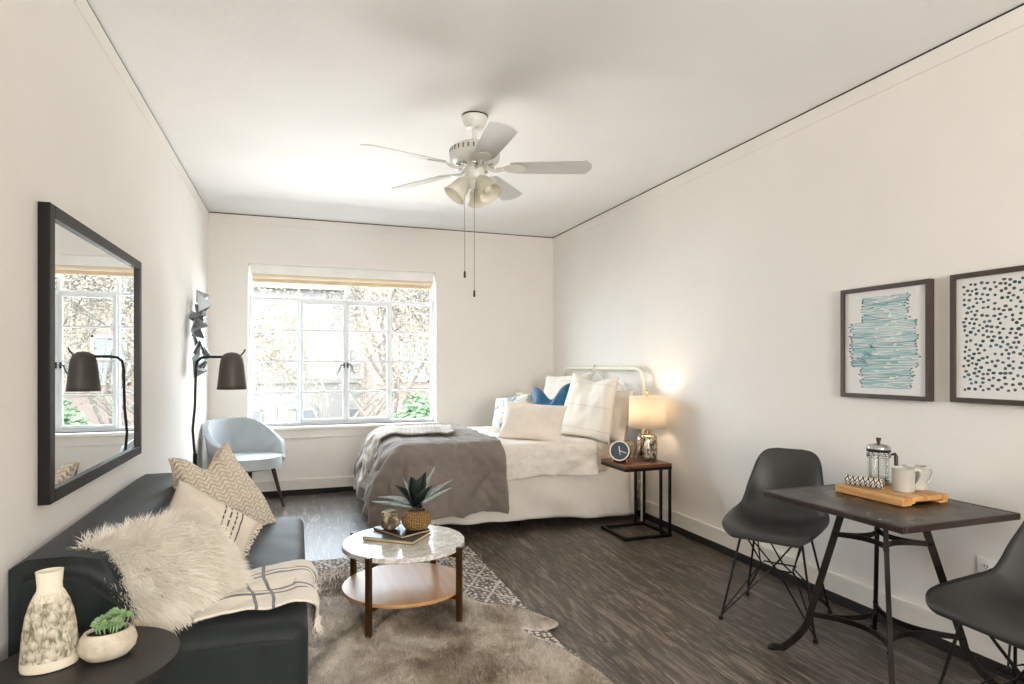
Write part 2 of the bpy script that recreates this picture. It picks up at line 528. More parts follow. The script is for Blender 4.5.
# ------------------------------------------------------------------ bed
M_linen = fabric('white_linen', '#e6dfd5', var=.04, weave=250)
M_skirt = fabric('bed_skirt', '#d8d1c7', var=.04, weave=250)
M_duvet = fabric('taupe_comforter', '#7b7169', var=.06, weave=200, bump=.3)
M_cream_metal = mat('cream_metal', '#dedbc9', .4)
BX0, BX1, BY0, BY1, BT = .66, 2.56, 4.32, 5.74, .62
t = thing('bed', 'bed with a cream tubular metal headboard against the right wall', 'bed', (BX0, (BY0 + BY1) / 2, 0))
off = -Vector(t.location)
bm = new()
HY0, HY1, HX = 4.245, 5.76, 2.60
pts = [(HX, HY0, 0), (HX, HY0, 1.12)] + [(HX, HY0 + .09 - .09 * cos(a), 1.12 + .09 * sin(a)) for a in [R(15 * k) for k in range(1, 7)]]
pts += [(HX, HY1 - .09 + .09 * sin(a), 1.12 + .09 * cos(a)) for a in [R(15 * k) for k in range(0, 7)]] + [(HX, HY1, 0)]
tube(bm, [Vector(p) + off for p in pts], .019, 12)
for z in (.30, .55): tube(bm, [Vector((HX, HY0, z)) + off, Vector((HX, HY1, z)) + off], .013, 8)
headb = obj('headboard', bm, M_cream_metal, t)
YM = (HY0 + HY1) / 2 + .03
bm = new()
for sg in (1, -1):
    tube(bm, [Vector((HX - .01, YM, 1.195)) + off, Vector((HX - .01, YM + sg * .46, .86)) + off], .008, 8)
    py = YM + sg * .36
    tube(bm, [Vector((HX, py, 1.10)) + off, Vector((HX, py, .55)) + off], .008, 8)
    tube(bm, [Vector((HX, py, 1.10)) + off, Vector((HX, py + sg * .36, .88)) + off], .008, 8)
    tube(bm, [Vector((HX, py, 1.10)) + off, Vector((HX, py - sg * .30, .88)) + off], .008, 8)
tube(bm, catmull([Vector((HX - .02, YM + .02, 1.185)) + off, Vector((HX - .022, YM + .035, 1.215)) + off, Vector((HX - .022, YM + .01, 1.25)) + off, Vector((HX - .022, YM - .02, 1.235)) + off], 5), .007, 8)
obj('headboard_bars', bm, M_cream_metal, headb)
bm = new(); box(bm, Vector((BX0, BY0, .40)) + off, Vector((BX1, BY1, BT - .005)) + off, .05, 4); obj('mattress', bm, M_linen, t)
bm = new(); box(bm, Vector((BX0 + .02, BY0 + .02, .17)) + off, Vector((BX1, BY1 - .02, .40)) + off, .02); obj('box_spring', bm, M_skirt, t)
for lx, ly in ((BX0 + .12, BY0 + .12), (1.62, BY0 + .08), (BX0 + .12, BY1 - .12), (1.62, BY1 - .12)):
    bm = new(); tube(bm, [Vector((lx, ly, 0)) + off, Vector((lx, ly, .18)) + off], .016, 10); obj('leg', bm, M_black, t)
def skirt_fn(u, v):
    # u runs along near side, foot, far side; v down
    Lx, Ly = BX1 - BX0 - .02, BY1 - BY0
    s = u * (2 * Lx + Ly); g = v
    w = .012 * sin(s * 19) * g + .06 * noise.noise(Vector((s * 3.2 + v * 1.1, v * 1.3, 5))) * (g ** .6) + .012 * noise.noise(Vector((s * 9, v * 3, 7))) * g
    zb = .05 + .05 * sm(.1, 1.6, s) + .008 * noise.noise(Vector((s * 2, 0, 9)))
    z = .425 - v * (.425 - zb)
    o = .005 + .03 * g + w
    if s < Lx: p = Vector((BX1 - s, BY0 - o, z))
    elif s < Lx + Ly: p = Vector((BX0 - o, BY0 + (s - Lx), z))
    else: p = Vector((BX0 + (s - Lx - Ly), BY1 + o, z))
    return p + off
bm = new(); grid(bm, 220, 14, skirt_fn); solid(obj('bed_skirt', bm, M_skirt, t, angle=80), .004)
# coverlet
n = NT('quilted_coverlet'); n.set(Roughness=.85); n.b.inputs['Sheen Weight'].default_value = .15
co = n.coord()
v = n.n('ShaderNodeTexVoronoi'); n.l(co, v.inputs['Vector']); v.inputs['Scale'].default_value = 42
n.col(n.ramp(n.noise(co, 6, 5), [(.3, '#ddd4c8'), (.7, '#e8e0d6')])); n.bump(n.math('ADD', v.outputs['Distance'], n.noise(co, 60, 4)), .45, .006)
M_coverlet = n.m
rect = (BX0, 9, BY0, BY1)
f = drape_fn(rect, BT, r=.045, flare=.02, wave=.006, kw=5, lift=.014, wr=.012, seed=2)
bm = cloth_bm(f, lambda u, v: (1.30 + u * .92, BY0 - .235 - .012 * sin(u * 9) + v * (BY1 - BY0 + .46)), 70, 120)
o = tag(obj('coverlet', bm, M_coverlet, angle=80), 'white textured coverlet covering the mattress between the taupe comforter and the pillows', 'bedspread'); solid(o, .008, 1)
# sheet at the head end
f = drape_fn(rect, BT, r=.045, flare=.03, wave=.006, kw=7, lift=.002, wr=.014, seed=5)
bm = cloth_bm(f, lambda u, v: (2.10 + u * .46, BY0 - .20 + v * (BY1 - BY0 + .4)), 50, 110)
o = tag(obj('bed_sheet', bm, fabric('beige_sheet', '#d6cabb', var=.05, weave=250), angle=80), 'beige sheet wrapped over the mattress at the head of the bed beside the nightstand', 'sheet'); solid(o, .004, 1)
# comforter folded over the foot half
def dplan(u, v):
    return (1.445 - u * (1.445 - BX0 + .47), BY0 - .46 + v * (BY1 - BY0 + .92))
f0 = drape_fn((BX0, 9, BY0, BY1), BT, r=.085, flare=.10, wave=.045, kw=4.2, kc=4, lift=.035, wr=.016, seed=1)
def fd(x, y):
    p = f0(x, y)
    for q in (1.1,):   # stitched seam lines
        p.z -= .012 * math.exp(-((y - 4.9) / .012) ** 2) + .012 * math.exp(-((x - q) / .012) ** 2)
    p.z = max(p.z, .06 + .02 * noise.noise(Vector((x * 5, y * 5, 0))))
    return p
bm = cloth_bm(fd, dplan, 120, 170)
comf = tag(obj('comforter', bm, M_duvet, angle=80), 'taupe grey comforter draped over the foot half of the bed', 'comforter'); solid(comf, .022, 1)
# throw on the corner of the foot end
n = NT('striped_throw'); n.set(Roughness=.9); n.b.inputs['Sheen Weight'].default_value = .2
uv = n.coord((1, 1, 1), 'UV'); sx = n.sep(uv)
st = n.ramp(n.math('SINE', n.math('MULTIPLY', sx[0], 210)), [(.3, 0.0), (.7, 1.0)])
n.col(n.mix(n.math('MULTIPLY', st, .35), '#b4ada3', '#908b84')); n.bump(n.noise(n.coord(), 220, 2), .5, .004)
f1 = drape_fn((BX0, 9, BY0, BY1), BT, r=.085, flare=.09, wave=.03, kw=4.2, kc=4, lift=.068, wr=.02, seed=1)
def tplan(u, v):
    a = R(-10); cx, cy = .62, 4.86
    x, y = (u - .5) * 1.15, v * (.30 + .32 * u) + .05 * sin(u * 5)
    return (cx + x * cos(a) - y * sin(a), cy + x * sin(a) + y * cos(a))
def ft(x, y):
    p = f1(x, y); p.z += .018 * max(0, noise.noise(Vector((x * 3, y * 11, 2)))) + .012; return p
bm = cloth_bm(ft, tplan, 80, 60)
o = tag(obj('throw_blanket', bm, n.m, angle=80), 'pale grey striped knit throw tossed over the taupe comforter at the foot of the bed', 'throw'); solid(o, .012, 1)

# pillows on the bed
GP = 'pillows on the bed'
M_euro = fabric('white_euro', '#ece5da', var=.03)
M_lumbar = fabric('ivory_cotton', '#e6dccf', var=.04, weave=160)
M_case = fabric('beige_case', '#ded3c4', var=.05)
M_blue = fabric('blue_velvet', '#1f5f86', .6, var=.12, sheen=.8)
def lined(name, base, line, sp, wd):
    n = NT(name); n.set(Roughness=.85); n.b.inputs['Sheen Weight'].default_value = .2
    co = n.coord(); y = n.sep(co)[1]
    m = n.math('LESS_THAN', n.math('ABSOLUTE', n.math('SUBTRACT', n.math('MODULO', n.math('ADD', y, 5 * sp + sp / 2), sp), sp / 2)), wd)
    n.col(n.mix(n.math('MULTIPLY', m, .55), base, line)); n.bump(n.noise(co, 260, 2), .25, .002); return n.m
M_eurol = lined('pintuck_euro', '#ece5da', '#b9ab9a', .19, .0022)
def blotch(name, base, cols, sc, lo=.52):
    n = NT(name); n.set(Roughness=.85); co = n.coord(); c = base
    for k, (cc, s) in enumerate(zip(cols, sc)):
        mp = n.coord((1, 1, 1), loc=(k * 3.1, k * 1.7, 0))
        c = n.mix(n.ramp(n.noise(mp, s, 2, .5, .6), [(lo + .03, 0.0), (lo + .09, 1.0)]), c, cc)
    n.col(c); n.bump(n.noise(co, 260, 2), .25, .002); return n.m
M_floral = blotch('floral_cotton', '#e9e4da', ['#a9c6c6', '#7fa8b0', '#c9b9a8'], [11, 16, 14])
M_print = blotch('printed_cotton', '#d8cabd', ['#b89f92', '#8f9a86', '#6e6660'], [12, 17, 20])
pillow('pillow', 'large white square pillow with tucked lines standing nearest the lamp on the bed', .54, .54, .19, (2.28, 4.56, .895), (-.88, -.42, .22), (0, 0, 1), M_eurol, GP, roll=R(-4), piping=M_case, chop=.04, seed=3)
pillow('pillow', 'beige pillow leaning on the headboard behind the bedside lamp', .58, .44, .16, (2.43, 4.53, .83), (-.96, -.12, .26), (0, 0, 1), M_case, GP, seed=8)
pillow('pillow', 'white square pillow at the far back of the bed behind the blue one', .56, .56, .18, (2.36, 5.26, .89), (-.85, -.35, .32), (0, 0, 1), M_eurol, GP, roll=R(4), seed=11)
pillow('pillow', 'small blue velvet pillow with a chopped dent in its top', .42, .42, .14, (2.13, 5.0, .865), (-.70, -.66, .25), (0, 0, 1), M_blue, GP, roll=R(6), chop=.12, seed=14)
pillow('pillow', 'ivory lumbar pillow lying at the front of the pillows', .54, .33, .15, (1.80, 4.62, .778), (-.55, -.78, .42), (0, 0, 1), M_lumbar, GP, roll=R(-4), seed=17)
pillow('pillow', 'white pillow with pale blue flowers at the left of the pillows', .38, .38, .14, (1.80, 5.16, .79), (-.80, -.50, .45), (0, 0, 1), M_floral, GP, roll=R(10), seed=20)
pillow('pillow', 'tan printed pillow peeking out behind the blue flowered one', .38, .38, .13, (1.97, 5.22, .80), (-.75, -.55, .42), (0, 0, 1), M_print, GP, roll=R(-10), seed=23)

# ------------------------------------------------------------------ nightstand, lamp, clock
M_walnut = mat('walnut', '#5c3620', .35, var=.35, vscale=22, stretch=(.15, 1, 1))
NX0, NX1, NY0, NY1, NZ = 2.175, 2.555, 3.78, 4.15, .53
t = thing('nightstand', 'small black metal nightstand with a wooden top beside the bed', 'nightstand', ((NX0 + NX1) / 2, (NY0 + NY1) / 2, 0))
hx, hy = (NX1 - NX0) / 2, (NY1 - NY0) / 2
bm = new(); box(bm, (-hx, -hy, NZ - .022), (hx, hy, NZ), .003); obj('tabletop', bm, M_walnut, t, False)
q = .011
for z in (.0, NZ - .044):
    bm = new()
    for lo, hi in (((-hx, -hy, z), (hx, -hy + 2 * q, z + 2 * q)), ((-hx, hy - 2 * q, z), (hx, hy, z + 2 * q)), ((-hx, -hy + 2 * q, z), (-hx + 2 * q, hy - 2 * q, z + 2 * q)), ((hx - 2 * q, -hy + 2 * q, z), (hx, hy - 2 * q, z + 2 * q))):
        box(bm, lo, hi, .002)
    obj('base_frame' if z == 0 else 'top_frame', bm, M_black, t, False)
for x in (hx - q, hx - q - .075):
    for y in (-hy + q, hy - q):
        bm = new(); box(bm, (x - q * .8, y - q * .8, .022), (x + q * .8, y + q * .8, NZ - .044), .002); obj('upright', bm, M_black, t, False)

lx, ly = 2.478, 3.99
n = NT('mercury_glass'); n.set(Roughness=.22, Metallic=.85)
co = n.coord((1, 1, .35)); n.col(n.ramp(n.noise(co, 55, 4, .7, 1), [(.42, '#2a241d'), (.5, '#b8aa98'), (.62, '#f1eadf')])); n.bump(n.noise(co, 40, 3), .4, .006)
t = thing('table_lamp', 'lit table lamp with a mottled silver cylinder base on the nightstand', 'lamp', (lx, ly, NZ))
bm = new(); lathe(bm, [(.066, 0), (.074, .008), (.077, .03), (.077, .15), (.074, .172), (.062, .185), (.03, .19), (.02, .192)], 40, capt=True); obj('lamp_base', bm, n.m, t)
bm = new(); lathe(bm, [(.022, .19), (.022, .215), (.012, .217), (.012, .25), (.016, .25), (.016, .29), (.004, .292), (.004, .50), (.009, .505), (.009, .515), (.004, .525)], 16, capt=True); obj('lamp_stem', bm, mat('brass', '#b59a63', .3, 1), t)
n = NT('lamp_shade_linen'); n.t.nodes.remove(n.b)
df = n.n('ShaderNodeBsdfDiffuse'); df.inputs[0].default_value = lin('#f2e8d8'); tl = n.n('ShaderNodeBsdfTranslucent'); tl.inputs[0].default_value = lin('#f3ead9')
mx = n.n('ShaderNodeMixShader'); mx.inputs[0].default_value = .5; n.l(df.outputs[0], mx.inputs[1]); n.l(tl.outputs[0], mx.inputs[2]); n.l(mx.outputs[0], n.out.inputs[0])
bm = new(); lathe(bm, [(.137, .24), (.131, .475)], 48, capb=False); sh = obj('lamp_shade', bm, n.m, t); solid(sh, .002)
bm = new(); lathe(bm, [(.008, .286), (.02, .30), (.028, .325), (.026, .345), (.015, .362), (.002, .368)], 20)
n = NT('warm_bulb'); n.b.inputs['Emission Color'].default_value = (1, .76, .52, 1); n.b.inputs['Emission Strength'].default_value = 5; n.col('#ffe2b0')
obj('bulb', bm, n.m, t)
L = bpy.data.lights.new('bedside_bulb_light', 'POINT'); L.energy = 3.4; L.color = (1, .76, .52); L.shadow_soft_size = .045
lo = bpy.data.objects.new('bedside_bulb_light', L); C.objects.link(lo); lo.location = (lx, ly, NZ + .385)

M_copper = mat('copper', '#c98a66', .22, 1)
cn = Vector((-.62, -.75, .2)).normalized()
t = thing('alarm_clock', 'round copper alarm clock with a grey face on the nightstand', 'clock', (2.225, 3.95, NZ), math.atan2(cn.y, cn.x) + PI / 2)
Mc = Matrix.Translation((0, 0, .082)) @ Matrix.Rotation(R(90 - 12), 4, 'X')
bm = new(); lathe(bm, [(.058, -.075), (.068, -.07), (.075, -.06), (.075, .005), (.072, .012), (.064, .012), (.064, .004)], 40, M=Mc); obj('case', bm, M_copper, t)
bm = new(); lathe(bm, [(.064, .003), (.064, .0045)], 40, M=Mc, capt=True); obj('dial', bm, mat('clock_face', '#4b535c', .5), t)
bm = new(); lathe(bm, [(.073, .012), (.0735, .016), (.064, .016), (.064, .012)], 40, M=Mc, capb=False); obj('bezel', bm, mat('white_rim', '#efe9e2', .35), t)
for ang, ln, wd in ((100, .036, .007), (-15, .052, .005), (-80, .03, .004)):
    bm = new(); box(bm, (-.006, -wd / 2, .0065), (ln, wd / 2, .009), M=Mc @ Matrix.Rotation(R(ang), 4, 'Z')); obj('clock_hand', bm, mat('pale_hand', '#f1ece2', .5), t, False)
for s in (-1, 1):
    bm = new(); tube(bm, [(s * .045, .0, .022), (s * .052, -.01, 0)], .007, 8); obj('foot', bm, M_copper, t)
    bm = new(); tube(bm, [(s * .04, .055, .025), (s * .045, .06, 0)], .007, 8); obj('foot', bm, M_copper, t)
# ------------------------------------------------------------------ ceiling fan
FX, FY = .945, 3.32
t = thing('ceiling_fan', 'white five-blade ceiling fan with frosted light shades and two pull chains', 'fan', (FX, FY, ZC))
M_fan = mat('fan_enamel', '#dcdad2', .35)
M_blade = mat('fan_blade', '#cfcdc8', .45, var=.03)
bm = new(); lathe(bm, [(.070, 0), (.072, -.012), (.066, -.05), (.052, -.085), (.045, -.095), (.02, -.10)], 36, capt=True); obj('canopy', bm, M_fan, t)
bm = new(); lathe(bm, [(.071, -.0005), (.074, -.002), (.074, -.007), (.071, -.008)], 36); obj('canopy_ring', bm, M_black, t)
bm = new(); tube(bm, [(0, 0, -.09), (0, 0, -.215)], .013, 16); lathe(bm, [(.013, -.19), (.024, -.195), (.028, -.215)], 20, capb=False); obj('downrod', bm, M_fan, t)
bm = new(); lathe(bm, [(.028, -.203), (.07, -.205), (.11, -.213), (.132, -.228), (.140, -.247), (.142, -.275), (.137, -.296), (.120, -.312), (.098, -.325), (.07, -.335), (.055, -.337)], 48, capt=True); mot = obj('motor_housing', bm, M_fan, t)
bm = new()
for k in range(30):
    M = Matrix.Rotation(2 * PI * k / 30, 4, 'Z')
    box(bm, (.130, -.004, -.262), (.1418, .004, -.238), M=M)
obj('vent_slots', bm, mat('vent_shadow', '#6d6b66', .6), mot, False)
for k in range(10):
    M = Matrix.Rotation(2 * PI * k / 10, 4, 'Z'); bm = new(); box(bm, (.082, -.012, -.338), (.112, .012, -.322), .003, M=M); obj('motor_bolt', bm, M_chrome, mot)
bm = new(); lathe(bm, [(.055, -.335), (.057, -.345), (.057, -.392), (.05, -.405), (.035, -.412), (.03, -.45), (.022, -.462), (.004, -.468)], 32, capt=True); obj('light_fitter', bm, M_fan, t)
ZB = -.338
for k in range(5):
    ang = R(-21.4 + 72 * k)
    M = Matrix.Rotation(ang, 4, 'Z') @ Matrix.Translation((0, 0, ZB)) @ Matrix.Rotation(R(-13), 4, 'X')
    # outline of the blade: widening outward with a clipped end
    P = [(.205, -.050), (.24, -.058), (.45, -.066), (.625, -.071), (.656, -.028), (.658, 0), (.656, .028), (.625, .071), (.45, .066), (.24, .058), (.205, .050), (.195, 0)]
    bm = new(); prism(bm, P, -.002, .0035, M=M, bev=.001)
    bl = obj('fan_blade', bm, M_blade, t, angle=30)
    bm = new()
    Q = [(.12, -.010), (.165, -.012), (.185, -.035), (.22, -.043), (.265, -.032), (.295, 0), (.265, .032), (.22, .043), (.185, .035), (.165, .012), (.12, .010)]
    prism(bm, Q, -.0075, -.0022, M=M, bev=.0015)
    M0 = Matrix.Rotation(ang, 4, 'Z')
    tube(bm, [M0 @ Vector(p) for p in catmull([(.07, 0, -.332), (.105, 0, -.352), (.14, 0, -.352), (.17, 0, ZB - .005)], 4)], .009, 8)
    obj('blade_bracket', bm, M_fan, bl)
n = NT('frosted_shade'); n.t.nodes.remove(n.b)
df = n.n('ShaderNodeBsdfDiffuse'); df.inputs[0].default_value = lin('#efece0'); tl = n.n('ShaderNodeBsdfTranslucent'); tl.inputs[0].default_value = lin('#f4f0e4')
gl = n.n('ShaderNodeBsdfGlossy'); gl.inputs['Roughness'].default_value = .15
mx = n.n('ShaderNodeMixShader'); mx.inputs[0].default_value = .55; n.l(df.outputs[0], mx.inputs[1]); n.l(tl.outputs[0], mx.inputs[2])
m2 = n.n('ShaderNodeMixShader'); m2.inputs[0].default_value = .06; n.l(mx.outputs[0], m2.inputs[1]); n.l(gl.outputs[0], m2.inputs[2]); n.l(m2.outputs[0], n.out.inputs[0])
M_frost = n.m
for ca in (200, 320, 80):
    ang = R(ca - 19.4)
    M = Matrix.Rotation(ang, 4, 'Z') @ Matrix.Translation((.045, 0, -.405)) @ Matrix.Rotation(R(-38), 4, 'Y')
    bm = new(); lathe(bm, [(.020, 0), (.028, -.012), (.040, -.028), (.046, -.06), (.050, -.09), (.060, -.115), (.067, -.125)], 32, M=M, capb=False)
    s = obj('light_shade', bm, M_frost, t); solid(s, .003)
    bm = new(); lathe(bm, [(.012, .03), (.024, .022), (.026, -.012), (.018, -.016)], 20, M=M, capt=True); obj('shade_holder', bm, M_fan, s)
    bm = new(); lathe(bm, [(.012, -.015), (.014, -.04), (.026, -.065), (.027, -.08), (.018, -.096), (.002, -.101)], 20, M=M); obj('bulb', bm, mat('bulb_glass', '#f4efe2', .3), s)
for c in t.children:
    if not c.name.startswith('canopy'): c.location.z = .042
    elif c.name.startswith('canopy') and 'ring' not in c.name: c.scale.z = .76
for (r_, d_, zb) in ((-.055, -.012, 1.735), (.0, -.03, 1.625)):
    px, py = r_ * .943 + d_ * .332, -r_ * .332 + d_ * .943
    zb -= ZC
    bm = new(); tube(bm, [(px * .5, py * .5, -.40), (px, py, -.43), (px, py, zb + .03)], .0016, 6); ch = obj('pull_chain', bm, mat('chain', '#8a7f6c', .4, .8), t)
    bm = new(); lathe(bm, [(.002, zb + .034), (.0055, zb + .03), (.007, zb + .004), (.005, zb - .004), (.001, zb - .006)], 14, cx=px, cy=py); obj('chain_pull', bm, M_dark_wood, ch)

# ------------------------------------------------------------------ sofa
n = NT('slate_upholstery'); n.set(Roughness=.6); n.b.inputs['Sheen Weight'].default_value = .06; n.b.inputs['Specular IOR Level'].default_value = .35
co = n.coord(); n.col(n.ramp(n.noise(co, 7, 5), [(.3, '#151b19'), (.7, '#1d2421')])); n.bump(n.noise(co, 350, 2), .2, .002)
M_sofa = n.m
SY0, SY1 = 2.03, 3.57
t = thing('sofa', 'low slate green armless sofa along the left wall', 'sofa', (-.37, (SY0 + SY1) / 2, 0))
o3 = -Vector(t.location)
bm = new(); box(bm, (-.62, SY0 + .03, .10), (.035, SY1, .42), .055, 5)
bmesh.ops.subdivide_edges(bm, edges=[e for e in bm.edges if e.calc_length() > .2], cuts=24, use_grid_fill=True)
for v in bm.verts:
    if v.co.z > .38: v.co.z += .012 * noise.noise(v.co * 5) + .010 * sin((v.co.y - SY0) / (SY1 - SY0) * PI)
    # slack creases in the seat cloth
    if v.co.z > .38: v.co.z -= .006 * math.exp(-((v.co.y - 3.0 - .12 * v.co.x) / .02) ** 2) + .005 * math.exp(-((v.co.y - 3.07 - .2 * v.co.x) / .02) ** 2)
    v.co += o3
obj('seat', bm, M_sofa, t, angle=60)
bm = new()
prof = [(-.762, .10), (-.40, .10), (-.40, .36), (-.455, .52), (-.505, .63), (-.545, .675), (-.61, .69), (-.72, .69), (-.762, .665)]
Ms = Matrix(((1, 0, 0, 0), (0, 0, 1, 0), (0, 1, 0, 0), (0, 0, 0, 1)))
prism(bm, prof, SY0, SY1 - .0, M=Ms, bev=.05, seg=5)
for v in bm.verts: v.co += o3
obj('backrest', bm, M_sofa, t, angle=75)
bm = new()
tube(bm, [Vector(p) + o3 for p in ((-.38, SY0 + .028, .375), (-.1, SY0 + .028, .378), (-.02, SY0 + .03, .372), (.012, SY0 + .045, .35), (.022, SY0 + .055, .15))], .0035, 6)
obj('seam_piping', bm, M_sofa, t)
for x, y in ((-.04, SY0 + .1), (-.04, SY1 - .08), (-.66, SY0 + .1), (-.66, SY1 - .08)):
    bm = new(); tube(bm, [Vector((x, y, .0)) + o3, Vector((x, y, .11)) + o3], [.016, .022], 12); obj('leg', bm, M_dark_wood, t)

# throw on the sofa
n = NT('striped_wool'); n.set(Roughness=.9); n.b.inputs['Sheen Weight'].default_value = .3
uv = n.coord((1, 1, 1), 'UV'); s3 = n.sep(uv)
def band(src, at, wd): return n.math('LESS_THAN', n.math('ABSOLUTE', n.math('SUBTRACT', src, at)), wd)
m = None
for src, at, wd in ((s3[1], .30, .016), (s3[1], .40, .016), (s3[1], .72, .016), (s3[1], .82, .016), (s3[0], .42, .012), (s3[0], .55, .012)):
    b = band(src, at, wd); m = b if m is None else n.math('MAXIMUM', m, b)
wv = n.noise(n.coord(), 300, 2)
n.col(n.mix(n.math('MULTIPLY', m, .85), n.ramp(wv, [(.3, '#e0d6c5'), (.7, '#eee5d6')]), '#2b3040')); n.bump(wv, .6, .004)
M_throw = n.m
fs = drape_fn((-9, .042, -9, 9), .432, r=.045, flare=.03, wave=.012, kw=9, kc=0, lift=.012, wr=.012, seed=4)
def splan(u, v):
    w_ = .03 * sin(u * 5 + 1) * (1 - v)
    x = (-.30 - .12 * v) * (1 - u) + (.115 + .012 * sin(v * 7)) * u
    y = (2.08 + .38 * v) * (1 - u) + (2.25 + .40 * v) * u + w_
    return (x, y)
def fs2(x, y):
    p = fs(x, y); p.z += .012 * max(0, noise.noise(Vector((x * 5, y * 9, 8)))) ; return p
bm = cloth_bm(fs2, splan, 70, 60)
t = tag(obj('throw_blanket', bm, M_throw, angle=80), 'cream fringed throw with navy stripes hanging over the sofa seat edge', 'throw'); solid(t, .008, 1)
bm = new(); rnd = random.Random(3)
for k in range(95):
    v = k / 94; x, y = splan(1, v)
    p = fs2(x, y); l = .055 + rnd.random() * .02
    q = [p + Vector((.004 + rnd.gauss(0, .003) * i, rnd.gauss(0, .004) * i, -l * i / 4)) for i in range(5)]
    tube(bm, q, [.0032, .003, .003, .0025, .001], 5)
for e in (0, 1):
    for k in range(60):
        u = .1 + .9 * k / 59; x, y = splan(u, e); p = fs2(x, y)
        if e == 0: continue
        q = [p + Vector((rnd.gauss(0, .003) * i, .007 * i, -.001 * i * i * .3)) for i in range(4)]
        tube(bm, q, [.0026, .0024, .002, .001], 5)
obj('fringe', bm, M_throw, t)

GS = 'cushions on the sofa'
# knitted cushion
n = NT('chevron_knit'); n.set(Roughness=.9); n.b.inputs['Sheen Weight'].default_value = .3
co = n.coord(); xyz = n.sep(co)
zz = n.math('PINGPONG', n.math('ADD', xyz[0], 5), .028)
w1 = n.math('SINE', n.math('MULTIPLY', n.math('ADD', xyz[1], n.math('MULTIPLY', zz, .9)), 2 * PI / .022))
w2_ = n.math('ABSOLUTE', n.math('SINE', n.math('MULTIPLY', xyz[0], PI / .028)))
h = n.math('MULTIPLY', n.math('ADD', w1, 1), n.math('ADD', w2_, .25))
n.col(n.ramp(n.math('MULTIPLY', h, .42), [(.05, '#c9b89f'), (.35, '#e0d2bb'), (.8, '#ece2d1')])); n.bump(h, .6, .008)
M_knit = n.m
o, f = pillow('cushion', 'beige chunky knitted cushion with a dent at the far end of the sofa', .50, .47, .17, (-.375, 3.27, .605), (.48, -.80, .30), (0, 0, 1), M_knit, GS, roll=R(10), squeeze=.42, piping=fabric('oat_cloth', '#bfae95'), chop=.08, seed=31, wr=.012)
# lumbar with black broken stripes
n = NT('striped_lumbar'); n.set(Roughness=.9)
co = n.coord(); xyz = n.sep(co); m = None
for at, per in ((.02, .034), (.047, .05), (.074, .03), (.101, 0)):
    b = n.math('LESS_THAN', n.math('ABSOLUTE', n.math('SUBTRACT', xyz[0], at)), .0036)
    if per: b = n.math('MULTIPLY', b, n.math('GREATER_THAN', n.math('PINGPONG', n.math('ADD', xyz[1], 3), per / 2), per * .11))
    m = b if m is None else n.math('MAXIMUM', m, b)
wv = n.noise(co, 240, 2)
n.col(n.mix(n.math('MULTIPLY', m, .9), n.ramp(wv, [(.3, '#dccfbc'), (.7, '#eae0d0')]), '#22201f')); n.bump(wv, .5, .003)
o, f = pillow('cushion', 'cream cushion with four black broken stripes between the furry and knitted cushions', .39, .30, .14, (-.352, 2.80, .557), (.55, -.62, .55), (-.55, .1, 1), n.m, GS, roll=R(-62), seed=34)
bm = new(); rnd = random.Random(9)
for k in range(46):
    v = -1 + 2 * k / 45; p = f(1, v, 1)
    tube(bm, [p + Vector((.012 * i, rnd.gauss(0, .0025) * i, rnd.gauss(0, .002) * i)) for i in range(3)], [.003, .0026, .001], 5)
obj('fringe', bm, n.m, o)
# furry cushion
n = NT('ivory_fur'); n.set(Roughness=.7); n.b.inputs['Sheen Weight'].default_value = .3
n.col(n.ramp(n.noise(n.coord(), 14, 5, .7), [(.25, '#e4d9c4'), (.5, '#f6f0e3'), (.75, '#fffaf0')]))
M_fur = n.m
o, f = pillow('cushion', 'shaggy ivory fur cushion leaning on the sofa back nearest the camera', .46, .34, .19, (-.405, 2.30, .547), (.60, -.42, .62), (-.55, .0, 1), M_fur, GS, roll=R(-18), seed=37, pw=.5, pinch=.02)
rnd = random.Random(5); roots = []
while len(roots) < 36000:
    u, v = rnd.uniform(-1, 1), rnd.uniform(-1, 1); sd = 1 if rnd.random() < .72 else -1
    p = f(u, v, sd); a = f(min(1, u + .02), v, sd) - f(u - .02, v, sd); b = f(u, min(1, v + .02), sd) - f(u, v - .02, sd)
    nn = a.cross(b)
    if nn.length < 1e-9: continue
    nn = nn.normalized() * sd
    e = Vector((u, v, 0)) * (max(abs(u), abs(v)) ** 6) * .8
    roots.append((p, (nn + e).normalized()))
Gl = (o.matrix_world.to_3x3().inverted() @ Vector((.45, -.1, -.7))).normalized()
bm = new(); strands(bm, roots, .056, .0034, 4, 1.3, .28, 6, G=Gl, lv=.35, clump=.7)
tag(raw_obj('fur', bm, M_fur, o), kind='stuff')

# ------------------------------------------------------------------ foreground side table with vase and planter
TZ = .50
t = thing('side_table', 'round black metal side table in the near left corner', 'table', (-.50, 1.79, 0))
bm = new(); lathe(bm, [(.202, TZ - .022), (.210, TZ - .018), (.212, TZ - .004), (.210, TZ), ], 72, capt=True); obj('tabletop', bm, mat('black_lacquer', '#2b2826', .45, .2, var=.04), t)
bm = new(); tube(bm, [(0, 0, .015), (0, 0, TZ - .02)], .02, 20); obj('post', bm, M_black, t)
bm = new(); lathe(bm, [(.16, 0), (.16, .012), (.15, .018), (.02, .022)], 48, capt=True); obj('base', bm, M_black, t)

